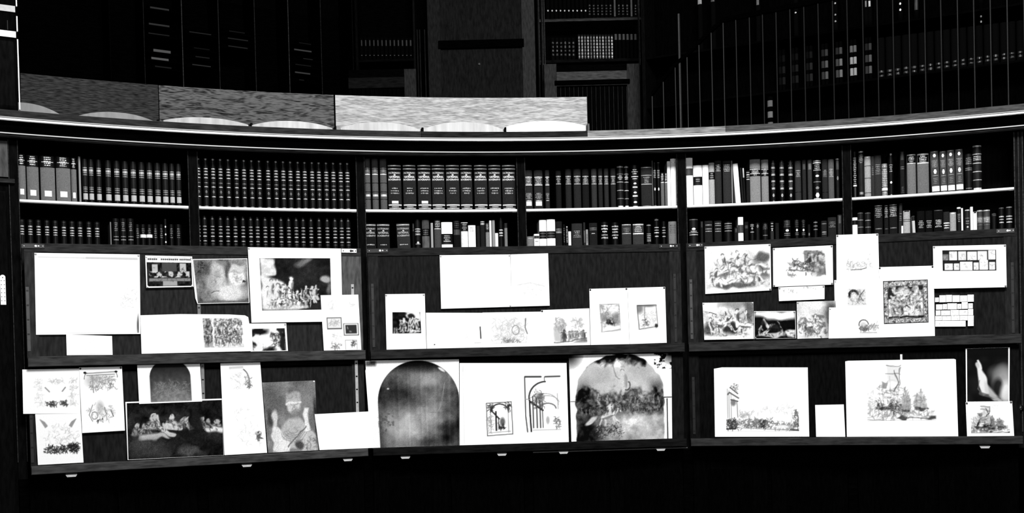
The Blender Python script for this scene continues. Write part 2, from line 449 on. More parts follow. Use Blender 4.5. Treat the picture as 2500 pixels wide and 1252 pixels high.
def row(bay, upper, org, sc, books):
    """books: (x0, x1, ytop, tone, material, elements, look[, lean]) in the coordinates of one enlarged view of the shelf"""
    global BOOKN
    zb = Z_S1 if upper else Z_S2
    shelf = 'upper' if upper else 'lower'
    for n, b in enumerate(books):
        x0, x1, yt, g, kind, els, look = b[:7]
        lean = b[7] if len(b) > 7 else 0.0
        X0, X1 = org[0] + x0 / sc, org[0] + x1 / sc
        Y = lambda y: org[1] + y / sc
        xm = (X0 + X1) / 2
        yref = 450 if upper else 560
        zz = lambda y: z_at(xm, Y(y), R_SP) - zb
        h = b[8] if len(b) > 8 else round(zz(yt), 3)
        if els and els[0] == 'Z': ee = els[1]
        else:
            ee = []
            for e in els:
                if e[0] == 'D': ee.append(('D', zz(e[1]), e[2] / sc / 420, e[3]))
                elif e[0] == 'W': ee.append(('W', zz(e[1]), e[2], e[3] / sc / 420, e[4], e[5]))
                else: ee.append((e[0], zz(e[1]), zz(e[2])) + tuple(e[3:]))
        BOOKN += 1
        put_book(X0, X1, yref, h, zb, g, kind, ee,
                 '%s, %s from left, %s shelf, %s bay' % (look, ORD[n], shelf, BAYN[bay]),
                 'books on the %s shelf of the %s bay' % (shelf, BAYN[bay]), lean, seed=BOOKN)
def conv(org, sc, xm, upper, els):
    """elements of the first volume of a set, as heights that hold for the whole set"""
    zb = Z_S1 if upper else Z_S2; xp = org[0] + xm / sc; out = []
    zz = lambda y: z_at(xp, org[1] + y / sc, R_SP) - zb
    for e in els:
        if e[0] == 'D': out.append(('D', zz(e[1]), e[2] / sc / 420, e[3]))
        elif e[0] == 'W': out.append(('W', zz(e[1]), e[2], e[3] / sc / 420, e[4], e[5]))
        else: out.append((e[0], round(zz(e[1]), 4), round(zz(e[2]), 4)) + tuple(e[3:]))
    return ('Z', out)
def hset(org, sc, xm, upper, yt):
    zb = Z_S1 if upper else Z_S2
    return round(z_at(org[0] + xm / sc, org[1] + yt / sc, R_SP) - zb, 3)

# first bay ---------------------------------------------------------------
o1, s1 = (0, 260), 3.477
bk = []
for x0, x1, yt in ((152, 222, 405), (230, 332, 415), (345, 470, 422), (478, 602, 428), (605, 653, 437)):
    q = yt - 415
    bk.append((x0, x1, yt, .47, 'cloth', [('B', 413 + q, 510 + q, .05, 1.0), ('T', 418 + q, 500 + q, 5, .75, .42), ('G', 462 + q, 467 + q, .7, .75),
               ('L', 708 + q, 756 + q, .97, .42)], 'large pale cloth book with black cap and label'))
bk.append((671, 688, 425, .62, 'paper', [], 'thin upright pale board edge'))
ce = [725, 777, 842, 922, 995, 1065, 1135, 1205, 1272, 1340, 1405, 1462, 1518]
e1 = conv(o1, s1, 725, True, [('G', 515, 522, .55, .6), ('G', 530, 550, .62, .62), ('G', 556, 566, .5, .62), ('G', 575, 582, .5, .62), ('G', 680, 686, .5, .6), ('G', 692, 706, .4, .6),
                              ('G', 715, 722, .5, .6), ('L', 736, 788, .80, .68)])
h1 = hset(o1, s1, 725, True, 445)
for i, c in enumerate(ce):
    wd = 46 if i in (0, 1, 2, 11, 12) else 54
    bk.append((c - wd / 2, c + wd / 2, 0, .17, 'leather', e1, 'dark ribbed volume with round pale label', 0.0, h1))
row(0, True, o1, s1, bk)
bk = []
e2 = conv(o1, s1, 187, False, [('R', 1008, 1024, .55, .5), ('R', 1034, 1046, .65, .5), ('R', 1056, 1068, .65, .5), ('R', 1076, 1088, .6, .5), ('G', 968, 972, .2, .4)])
h2 = hset(o1, s1, 187, False, 955)
for c in (187, 258, 328, 400, 470, 543, 612, 680, 755, 825):
    bk.append((c - 25, c + 25, 0, .13, 'leather', e2, 'dark set volume with four gilt ribs', 0.0, h2))
bk.append((934, 945, 980, .5, 'paper', [], 'thin upright grey board edge'))
e3 = [('T', 980, 1060, 5, .45, .4), ('G', 1100, 1108, .4, .6), ('G', 1126, 1134, .5, .6)]
for c, w_ in ((985, 56), (1047, 56), (1110, 56)):
    bk.append((c - w_ / 2, c + w_ / 2, 950, .12, 'leather', e3, 'dark volume with speckled gilt title'))
for c, w_ in ((1168, 44), (1215, 50), (1268, 52), (1320, 44), (1370, 42), (1405, 28), (1455, 44), (1515, 56)):
    ee = [('T', 1030, 1120, 5, .4, .35)]
    look = 'small dark volume with faint gilt'
    if c in (1215, 1268): ee = [('T', 1030, 1080, 3, .35, .35), ('L', 1085, 1112, .98, .95)]; look = 'dark volume crossed by white paper label'
    if c == 1405: ee = [('D', 1020, 8, .9), ('D', 1085, 8, .9), ('D', 1150, 8, .9)]; look = 'narrow black volume with three bright dots'
    bk.append((c - w_ / 2, c + w_ / 2, 1000 if c != 1405 else 955, .07, 'leather', ee, look))
row(0, False, o1, s1, bk)

# second bay: two runs of one set ------------------------------------------
o2, s2 = (460, 300), 3.914
ys = (435, 462, 490, 522, 570, 608, 702)
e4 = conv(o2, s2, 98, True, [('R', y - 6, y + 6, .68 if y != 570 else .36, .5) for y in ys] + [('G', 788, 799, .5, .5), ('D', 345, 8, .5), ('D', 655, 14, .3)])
h4 = hset(o2, s2, 98, True, 335)
ce = [98, 170, 240, 310, 385, 462, 535, 608, 680, 765, 840, 910, 978, 1050, 1115, 1185, 1250, 1320, 1388, 1458, 1522]
row(1, True, o2, s2, [(c - 26, c + 26, 0, .17, 'leather', e4, 'dark leather volume with gilt ribs', 0.0, h4) for c in ce])
ys = (987, 1017, 1049, 1081, 1126)
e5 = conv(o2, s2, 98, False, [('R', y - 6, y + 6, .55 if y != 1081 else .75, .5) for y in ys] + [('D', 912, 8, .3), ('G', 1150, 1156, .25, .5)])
h5 = hset(o2, s2, 98, False, 885)
ce = [98, 158, 232, 308, 378, 450, 524, 597, 662, 735, 803, 887, 960, 1032, 1098, 1173, 1250, 1328, 1402, 1465, 1528]
row(1, False, o2, s2, [(c - 25, c + 25, 0, .12, 'leather', e5, 'dark leather volume with gilt ribs', 0.0, h5) for c in ce])

# third bay ------------------------------------------------------------------
o3, s3 = (870, 310), 4.038
bk = []
for x0, x1 in ((88, 140), (157, 218), (237, 302)):
    bk.append((x0, x1, 307, .36, 'cloth', [('G', 402, 412, .65, .9), ('G', 420, 430, .72, .9), ('G', 438, 445, .6, .9), ('G', 460, 470, .8, .9), ('B', 548, 554, .1, 1.0), ('B', 636, 642, .1, 1.0),
               ('G', 664, 684, .72, .8), ('B', 708, 714, .12, 1.0)], 'grey cloth book with pale title lines'))
def dnb(lab):
    ee = [('G', 376, 386, .82, .96), ('G', 407, 418, .9, .98), ('W', 452, 'DICTIONARY', 17, .8, .85), ('D', 472, 7, .75), ('W', 491, 'NATIONAL', 20, .88, .75),
          ('W', 518, 'BIOGRAPHY', 17, .8, .9), ('T', 592, 664, 3, .5, .62), ('G', 763, 773, .9, .97), ('G', 782, 790, .6, .45), ('G', 798, 806, .7, .85)]
    if lab: ee.append(('L', 728, 754, .93, .42))
    return ee
for k, (x0, x1) in enumerate(((313, 445), (461, 590), (606, 737), (746, 873), (884, 1018), (1028, 1144), (1163, 1291), (1303, 1427), (1438, 1572))):
    bk.append((x0, x1, 370, .19, 'cloth', dnb(k in (0, 2)), 'thick dark biography dictionary volume'))
row(2, True, o3, s3, bk)
def dnb2(q=0):
    return [('G', 961 + q, 970 + q, .65, .96), ('W', 1003 + q, 'DICTIONARY', 17, .6, .85), ('D', 1023 + q, 7, .6), ('W', 1042 + q, 'NATIONAL', 20, .65, .75), ('W', 1071 + q, 'BIOGRAPHY', 17, .65, .9), ('T', 1150 + q, 1170 + q, 1, .6, .7)]
row(2, False, o3, s3, [
    (82, 195, 950, .14, 'cloth', dnb2(), 'thick dark biography dictionary volume'),
    (202, 330, 950, .15, 'cloth', dnb2(), 'thick dark biography dictionary volume'),
    (408, 540, 950, .24, 'cloth', dnb2(), 'tilted grey biography dictionary volume', -.03),
    (551, 572, 950, .09, 'cloth', [('T', 950, 1030, 5, .35, .5)], 'slim black book with faint title'),
    (578, 634, 912, .13, 'leather', [('D', 917, 9, .95), ('G', 1000, 1010, .7, .8), ('G', 1022, 1030, .8, .8), ('G', 1042, 1048, .6, .8), ('G', 1056, 1064, .75, .8), ('D', 1140, 12, .7), ('G', 1148, 1156, .6, .7)], 'black book with three bright gilt lines'),
    (648, 720, 915, .3, 'cloth', [('B', 1003, 1074, .04, 1.0), ('T', 1010, 1066, 3, .35, .7), ('B', 1076, 1200, .42, 1.0)], 'grey book with dark title band'),
    (734, 756, 945, .68, 'paper', [], 'thin pale pamphlet'),
    (768, 834, 918, .30, 'cloth', [('B', 920, 1000, .05, 1.0), ('T', 922, 990, 4, .7, .7), ('G', 998, 1006, .75, .9)], 'grey book with black lettered top'),
    (838, 948, 938, 1.0, 'paper', [('B', 1052, 1156, .04, 1.0), ('T', 1064, 1120, 3, .5, .55), ('G', 1122, 1130, .6, .6)], 'broad book with white top and black label'),
    (958, 1022, 918, .10, 'cloth', [('T', 925, 1000, 4, .2, .7), ('B', 1010, 1062, .33, .9)], 'dark book with grey label'),
    (1032, 1101, 940, .9, 'cloth', [('B', 945, 1026, .09, 1.0), ('T', 950, 1020, 4, .5, .6)], 'white book with dark title panel'),
    (1103, 1176, 968, .93, 'paper', [('T', 985, 1030, 3, .55, .45)], 'plain white book with small title'),
    (1186, 1217, 975, .16, 'cloth', [], 'plain dark grey slim book'),
    (1222, 1267, 925, .16, 'cloth', [('G', 930, 936, .7, .8), ('G', 944, 964, .55, .8)], 'dark book with pale top title'),
    (1275, 1309, 950, .55, 'cloth', [('B', 952, 1036, .15, 1.0), ('T', 958, 1010, 4, .7, .7)], 'pale slim book with dark lettered top'),
    (1312, 1332, 920, .9, 'paper', [], 'tall thin white booklet'),
    (1338, 1366, 918, .6, 'paper', [], 'tall thin cream booklet'),
    (1367, 1396, 1046, .95, 'paper', [], 'short thin white booklet'),
    (1406, 1447, 895, .09, 'leather', [('D', 902, 8, .8), ('G', 1010, 1020, .75, .8), ('G', 1034, 1054, .6, .8), ('G', 1066, 1074, .75, .8)], 'black book with bright gilt lines'),
    (1460, 1489, 950, .5, 'cloth', [('B', 950, 994, .15, 1.0)], 'slim grey book at row end')])

# fourth bay ------------------------------------------------------------------
o4 = (1260, 310)
bk = []
for k, (x0, x1) in enumerate(((86, 162), (178, 264), (287, 330))):
    ee = [('G', 490, 498, .75, .85), ('T', 500, 562, 4, .65, .65), ('G', 565, 575, .8, .85), ('T', 648, 712, 5, .55, .75), ('G', 720, 728, .6, .6)]
    if k < 2: ee.append(('L', 733, 776, 1.0, .62))
    bk.append((x0, x1, 424, .21, 'cloth', ee, 'dark book with two title blocks' + (' and label' if k < 2 else '')))
for x0, x1, yt, g in ((392, 446, 430, .13), (487, 546, 412, .18), (568, 641, 412, .19), (653, 719, 412, .13), (743, 796, 410, .25), (811, 853, 408, .18), (869, 912, 408, .21), (933, 983, 405, .18)):
    bk.append((x0, x1, yt, g, 'cloth', [('G', 482, 490, .62, .85), ('T', 495, 550, 4, .62, .72), ('G', 556, 564, .62, .85)], 'dark cloth book with gilt title block'))
bk += [
    (995, 1062, 380, .14, 'leather', [('G', 385, 400, .55, .8), ('G', 460, 466, .4, .9), ('T', 475, 520, 3, .72, .55), ('G', 538, 545, .6, .9), ('G', 620, 627, .6, .9), ('G', 700, 708, .4, .9), ('G', 776, 790, .85, .55)], 'black leather book with gilt lines'),
    (1066, 1112, 380, .10, 'leather', [('G', 388, 402, .6, .8), ('G', 460, 468, .5, .8), ('T', 475, 520, 3, .8, .65), ('G', 540, 548, .6, .8), ('G', 622, 630, .7, .8), ('G', 702, 710, .5, .8), ('G', 776, 790, .9, .6)], 'narrow black leather book with gilt lines'),
    (1128, 1217, 376, .06, 'leather', [('D', 384, 9, .8), ('T', 410, 470, 3, .7, .55), ('G', 484, 492, .75, .6), ('G', 505, 514, .6, .4), ('D', 556, 9, .8), ('G', 586, 598, .85, .4), ('D', 645, 9, .85), ('G', 672, 686, .8, .42), ('D', 740, 10, .9), ('G', 778, 788, .8, .4)], 'broad black book with ornaments'),
    (1233, 1342, 388, .2, 'cloth', [('G', 394, 402, .55, .95), ('G', 472, 479, .5, .95), ('T', 488, 550, 4, .5, .55), ('G', 558, 566, .6, .95), ('G', 774, 780, .4, .7)], 'broad dark book with double title lines'),
    (1342, 1350, 330, .4, 'paper', [], 'very thin grey pamphlet'),
    (1353, 1384, 348, .09, 'leather', [('T', 420, 505, 5, .55, .6), ('D', 612, 16, .95), ('G', 772, 778, .4, .7)], 'slim black book with bright diamond'),
    (1391, 1420, 348, .11, 'leather', [('T', 420, 505, 5, .6, .6), ('D', 612, 16, .95), ('G', 348, 354, .4, .7)], 'slim black book with bright diamond'),
    (1426, 1460, 452, .42, 'cloth', [('B', 452, 536, .05, 1.0), ('T', 456, 530, 4, .8, .7), ('G', 540, 550, .75, .9)], 'grey book with black lettered top'),
    (1466, 1491, 452, .42, 'cloth', [('B', 452, 536, .05, 1.0), ('T', 456, 530, 4, .8, .7), ('G', 540, 550, .75, .9)], 'slim grey book with black top'),
    (1491, 1523, 337, 1.0, 'paper', [], 'tall white booklet'),
    (1525, 1584, 311, 1.0, 'paper', [('G', 345, 352, .7, .6)], 'tallest white book at row end')]
row(3, True, o4, s3, bk)
row(3, False, o4, s3, [
    (91, 105, 1010, .6, 'paper', [], 'thin pale pamphlet'),
    (107, 172, 1078, .5, 'cloth', [('T', 1090, 1105, 1, .7, .7)], 'short grey cloth book'),
    (175, 228, 1053, .9, 'paper', [('B', 1072, 1098, .25, .9), ('T', 1120, 1135, 1, .4, .5)], 'short white book with grey band'),
    (229, 299, 915, .96, 'paper', [('B', 1028, 1100, .05, 1.0), ('G', 1046, 1050, .4, .8), ('G', 1074, 1078, .4, .8)], 'white book crossed by black label'),
    (302, 387, 910, .98, 'paper', [('B', 1026, 1096, .05, 1.0), ('G', 1044, 1048, .4, .8), ('G', 1072, 1076, .4, .8)], 'broad white book crossed by black label'),
    (389, 454, 930, .15, 'cloth', [('G', 1003, 1010, .5, .8), ('G', 1022, 1028, .6, .8), ('G', 1036, 1044, .6, .8)], 'dark book with three gilt lines'),
    (464, 482, 960, .09, 'cloth', [('T', 990, 1140, 8, .4, .5)], 'very slim black book'),
    (489, 513, 975, .12, 'cloth', [('D', 985, 8, .8), ('T', 1000, 1140, 9, .65, .5)], 'slim black book lettered down its spine'),
    (514, 541, 1028, .9, 'paper', [], 'short thin white booklet'),
    (548, 654, 950, .22, 'cloth', [('T', 1018, 1092, 5, .5, .65)], 'broad dark book with central title'),
    (663, 682, 940, .2, 'cloth', [('B', 1020, 1140, .4, .6)], 'slim dark book with grey strip'),
    (687, 709, 1010, .6, 'paper', [('T', 1050, 1140, 6, .2, .6)], 'thin pale booklet with dark marks'),
    (720, 802, 945, .15, 'cloth', [('G', 993, 999, .45, .8), ('G', 1010, 1015, .45, .8), ('T', 1040, 1060, 1, .65, .4)], 'dark book with two gilt lines'),
    (838, 910, 935, .06, 'leather', [('T', 960, 1045, 3, .85, .8), ('T', 1050, 1105, 2, .7, .85)], 'black book with large white lettering'),
    (942, 1012, 940, .06, 'leather', [('T', 965, 1048, 3, .75, .8), ('T', 1052, 1105, 2, .75, .85)], 'black book with large pale lettering'),
    (1042, 1137, 955, .26, 'cloth', [('G', 958, 968, .6, .9), ('T', 990, 1040, 3, .45, .6), ('G', 1046, 1054, .6, .9)], 'grey book with gilt title panel'),
    (1150, 1259, 952, .28, 'cloth', [('G', 955, 966, .75, .95), ('T', 970, 1035, 4, .75, .65), ('G', 1044, 1056, .8, .95)], 'broad grey book with gilt title panel'),
    (1285, 1333, 955, .11, 'leather', [('G', 964, 972, .6, .7), ('T', 1045, 1130, 5, .7, .7)], 'black book with gilt lettered foot'),
    (1358, 1414, 900, .05, 'leather', [('T', 905, 925, 1, .5, .5), ('G', 986, 994, .7, .6), ('G', 1012, 1020, .6, .6), ('G', 1036, 1046, .75, .7), ('G', 1072, 1082, .7, .5)], 'black book with four gilt bars'),
    (1436, 1478, 930, .05, 'leather', [('G', 986, 994, .5, .6), ('G', 1014, 1022, .6, .6), ('G', 1038, 1046, .6, .7), ('G', 1074, 1082, .65, .6)], 'narrow black book with four gilt bars'),
    (1503, 1584, 930, .5, 'cloth', [('T', 960, 1050, 5, .25, .65)], 'pale grey book with dark lettering')])

# fifth bay ------------------------------------------------------------------
o5, s5 = (1650, 300), 4.04
LT = 'tall white book with grey label'
bk = [
    (90, 171, 345, .97, 'paper', [('B', 448, 518, .28, 1.0), ('T', 455, 510, 4, .15, .7)], LT),
    (174, 262, 418, 1.0, 'paper', [('B', 530, 614, .05, 1.0), ('G', 552, 560, .45, .4), ('G', 572, 578, .5, .4)], 'short white book with black label'),
    (264, 326, 414, 1.0, 'paper', [], 'plain white book'),
    (328, 384, 392, .72, 'cloth', [('B', 484, 556, .06, 1.0), ('T', 490, 550, 3, .5, .6)], 'pale book with black label'),
    (388, 453, 372, .23, 'cloth', [('T', 408, 480, 5, .68, .7)], 'dark grey book with gilt title'),
    (467, 548, 372, .24, 'cloth', [('T', 406, 482, 5, .68, .75)], 'broad dark grey book with gilt title'),
    (550, 561, 372, .6, 'paper', [], 'very thin pale pamphlet'),
    (588, 640, 400, .95, 'paper', [], 'leaning white book', -.058),
    (650, 668, 440, .16, 'cloth', [], 'slim leaning dark book', -.05),
    (671, 688, 440, .13, 'cloth', [('B', 445, 538, .85, .7)], 'slim dark book with white strip', -.035),
    (695, 732, 470, .15, 'cloth', [('G', 486, 492, .6, .8), ('G', 506, 516, .7, .8), ('G', 530, 536, .6, .8), ('G', 552, 560, .7, .8)], 'dark narrow book with four gilt bars'),
    (732, 838, 358, .56, 'cloth', [('B', 446, 524, .05, 1.0), ('G', 452, 460, .75, .95), ('T', 464, 492, 2, .65, .6), ('G', 494, 503, .7, .9), ('T', 506, 520, 1, .6, .3)], 'broad pale grey book with black label'),
    (846, 917, 362, .56, 'cloth', [('B', 446, 524, .05, 1.0), ('G', 452, 460, .7, .95), ('T', 464, 492, 2, .65, .6), ('G', 494, 503, .7, .9), ('T', 506, 520, 1, .5, .3)], 'pale grey book with black label')]
for x0, x1 in ((938, 987), (1022, 1074), (1108, 1160)):
    bk.append((x0, x1, 368, .1, 'leather', [('T', 380, 425, 3, .25, .7), ('G', 432, 452, .5, .6), ('T', 460, 495, 3, .3, .6), ('G', 500, 520, .55, .6), ('G', 566, 584, .55, .6), ('T', 590, 630, 4, .35, .6), ('G', 636, 656, .6, .5), ('D', 714, 18, .55), ('D', 775, 8, .5)],
               'black book with ornament down its spine'))
bk += [
    (1178, 1238, 372, .26, 'cloth', [('G', 466, 474, .5, .7), ('T', 480, 535, 4, .6, .65), ('B', 680, 684, .08, 1.0)], 'grey book with gilt title'),
    (1249, 1287, 362, .2, 'cloth', [('B', 405, 460, .3, .6)], 'narrow dark grey book'),
    (1303, 1346, 362, .28, 'cloth', [('B', 400, 460, .48, .6)], 'narrow grey book with pale title'),
    (1353, 1440, 360, .05, 'leather', [('G', 370, 378, .7, .8), ('G', 386, 398, .8, .85), ('T', 405, 455, 3, .6, .5), ('G', 460, 468, .6, .7), ('D', 522, 11, .85), ('G', 576, 584, .4, .7), ('D', 640, 14, .4), ('D', 712, 26, 1.0), ('G', 742, 750, .8, .7)], 'black book with white emblem at foot'),
    (1445, 1502, 358, .2, 'cloth', [('T', 460, 535, 6, .5, .65), ('B', 680, 685, .06, 1.0)], 'dark grey book with gilt title'),
    (1506, 1564, 358, .36, 'cloth', [('T', 450, 535, 6, .65, .7)], 'grey book with gilt title'),
    (1578, 1618, 345, .14, 'leather', [('G', 352, 360, .6, .7), ('B', 370, 460, .3, .5), ('D', 545, 20, .4), ('G', 742, 750, .5, .5)], 'narrow dark book at row end')]
row(4, True, o5, s5, bk)
gl = lambda *a: [('G', y - 4, y + 4, .5, .75) for y in a]
row(4, False, o5, s5, [
    (130, 224, 945, .1, 'leather', [('G', 950, 956, .35, .8), ('D', 1045, 12, .85), ('G', 1064, 1070, .7, .5), ('G', 1078, 1084, .6, .9), ('G', 1098, 1106, .7, .8)], 'broad black book with gilt emblem'),
    (244, 271, 970, .14, 'cloth', [('B', 975, 1030, .22, .7)], 'slim dark book with grey title'),
    (284, 364, 965, .17, 'cloth', gl(1006, 1045, 1068), 'dark grey book with gilt bars'),
    (381, 453, 965, .16, 'cloth', gl(990, 1010, 1045, 1068), 'dark grey book with four gilt bars'),
    (478, 559, 975, .08, 'leather', gl(992, 1016, 1036, 1064), 'black book with four gilt bars'),
    (578, 612, 1030, .15, 'cloth', [('T', 1040, 1080, 3, .3, .6)], 'short slim dark book'),
    (615, 667, 928, 1.0, 'paper', [('B', 1005, 1084, .33, 1.0), ('T', 1010, 1060, 3, .12, .75)], 'white book with grey label between'),
    (678, 717, 975, .12, 'cloth', [('B', 1010, 1040, .26, .7)], 'narrow dark book with grey title'),
    (730, 777, 990, .09, 'leather', [('G', 1000, 1006, .55, .6), ('G', 1014, 1020, .6, .6), ('D', 1040, 12, .5), ('G', 1072, 1080, .65, .6)], 'black book with gilt emblem'),
    (784, 832, 985, .11, 'leather', [('D', 1018, 18, .35)], 'black book with round gilt emblem'),
    (853, 912, 985, .09, 'leather', [('T', 995, 1050, 4, .35, .6), ('G', 1104, 1112, .4, .6)], 'black book with faint gilt title'),
    (934, 966, 975, .24, 'cloth', [('B', 978, 1062, .06, 1.0), ('G', 988, 996, .6, .6), ('G', 1014, 1022, .65, .6), ('G', 1038, 1046, .6, .6), ('D', 1058, 8, .7)], 'slim book, dark top, grey foot'),
    (982, 1018, 985, .14, 'cloth', [], 'plain slim dark book'),
    (1060, 1138, 955, .08, 'leather', [('T', 960, 1030, 4, .3, .7), ('D', 1060, 12, .9), ('G', 1086, 1092, .5, .6), ('G', 1104, 1110, .5, .6)], 'black book with bright diamond'),
    (1172, 1217, 950, .07, 'leather', [('T', 958, 1030, 4, .25, .6), ('D', 1056, 12, .95), ('G', 1082, 1088, .4, .6), ('G', 1098, 1104, .4, .6)], 'narrow black book with bright diamond'),
    (1238, 1282, 950, .07, 'leather', [('T', 958, 1030, 4, .25, .6), ('D', 1056, 12, .98), ('G', 1082, 1088, .4, .6), ('G', 1098, 1104, .4, .6)], 'narrow black book with bright diamond'),
    (1304, 1326, 1000, .12, 'cloth', [('B', 1085, 1110, .55, .5)], 'slim black book with pale foot'),
    (1358, 1402, 965, .07, 'leather', gl(980, 1016, 1050), 'black book with three gilt bars'),
    (1436, 1492, 965, .18, 'cloth', [('G', 990, 998, .4, .8), ('G', 1072, 1080, .6, .7), ('G', 1092, 1098, .5, .7)], 'dark grey book with gilt foot'),
    (1502, 1586, 930, .18, 'cloth', [('T', 970, 1032, 4, .42, .75)], 'broad dark book with gilt title'),
    (1598, 1641, 905, .24, 'cloth', [('B', 915, 990, .4, .5)], 'grey book at row end')])

# sixth bay ------------------------------------------------------------------
o6, s6 = (2050, 260), 3.682
row(5, True, o6, s6, [
    (118, 160, 405, .06, 'leather', [('T', 455, 700, 14, .62, .5), ('G', 704, 718, .8, .6), ('B', 725, 815, .28, .25)], 'black book lettered down its spine'),
    (170, 222, 398, .22, 'leather', [('G', 402, 412, .7, .6), ('T', 430, 480, 4, .75, .65), ('T', 480, 510, 2, .55, .65), ('G', 768, 790, .5, .5)], 'dark book with bright gilt title'),
    (226, 284, 446, .68, 'cloth', [('G', 452, 458, .9, .8), ('B', 530, 535, .3, 1.0), ('B', 640, 645, .3, 1.0), ('B', 772, 777, .3, 1.0)], 'cream book with thin dark lines'),
    (285, 314, 446, .26, 'cloth', [('T', 535, 620, 5, .35, .6)], 'slim dark grey book'),
    (315, 378, 438, .25, 'cloth', [('T', 515, 612, 6, .45, .7)], 'dark grey book with wide title'),
    (380, 434, 512, .55, 'leather', [('T', 520, 545, 2, .85, .7), ('T', 560, 720, 10, .8, .8), ('L', 730, 753, 1.0, .95), ('T', 766, 806, 3, .85, .8)], 'short mottled book with white label'),
    (440, 487, 418, .07, 'leather', [('D', 430, 9, .6), ('T', 515, 590, 4, .6, .5), ('D', 682, 11, 1.0), ('D', 796, 8, .5)], 'black book with bright spot'),
    (546, 587, 400, .15, 'cloth', [('B', 408, 480, .27, .7), ('G', 540, 545, .4, .8), ('G', 556, 562, .4, .8), ('T', 718, 780, 4, .22, .7)], 'dark book standing alone after gap'),
    (608, 689, 428, .48, 'cloth', [('B', 436, 504, .04, .94), ('G', 432, 438, .65, .95), ('T', 448, 500, 4, .7, .6), ('G', 506, 514, .7, .98)], 'pale grey book with black label'),
    (700, 806, 420, .46, 'cloth', [('B', 434, 500, .04, .92), ('G', 424, 434, .62, .95), ('T', 438, 498, 4, .75, .62), ('G', 500, 512, .75, .98)], 'broad pale grey book with black label'),
] + [(x0, x1, yt, .3, 'cloth', [('G', yt + 6, yt + 12, .5, .7), ('D', yt + 42, 17, .85), ('T', yt + 80, yt + 150, 6, .55, .62), ('D', yt + 187, 22, .85), ('G', yt + 220, yt + 226, .5, .6), ('T', yt + 240, yt + 300, 4, .42, .5), ('L', yl, yl + 46, 1.0, .82), ('G', yl + 54, yl + 60, .4, .6)],
      'grey ornamented book with white foot label', lean) for x0, x1, yt, yl, lean in ((828, 905, 398, 716, -.03), (908, 970, 398, 710, -.02), (972, 1042, 388, 706, -.015), (1047, 1117, 380, 698, -.012))] + [
    (1130, 1197, 425, .13, 'leather', [('T', 455, 520, 4, .5, .7), ('G', 550, 556, .5, .8), ('G', 566, 572, .5, .8), ('G', 730, 738, .4, .7)], 'black book with gilt title'),
    (1199, 1283, 346, .18, 'leather', [('G', 348, 362, .62, .85), ('G', 422, 430, .6, .9), ('T', 440, 485, 3, .75, .7), ('G', 504, 511, .7, .9), ('G', 580, 587, .7, .9), ('G', 655, 662, .6, .9), ('G', 730, 746, .85, .7)], 'tallest dark leather book at row end')])
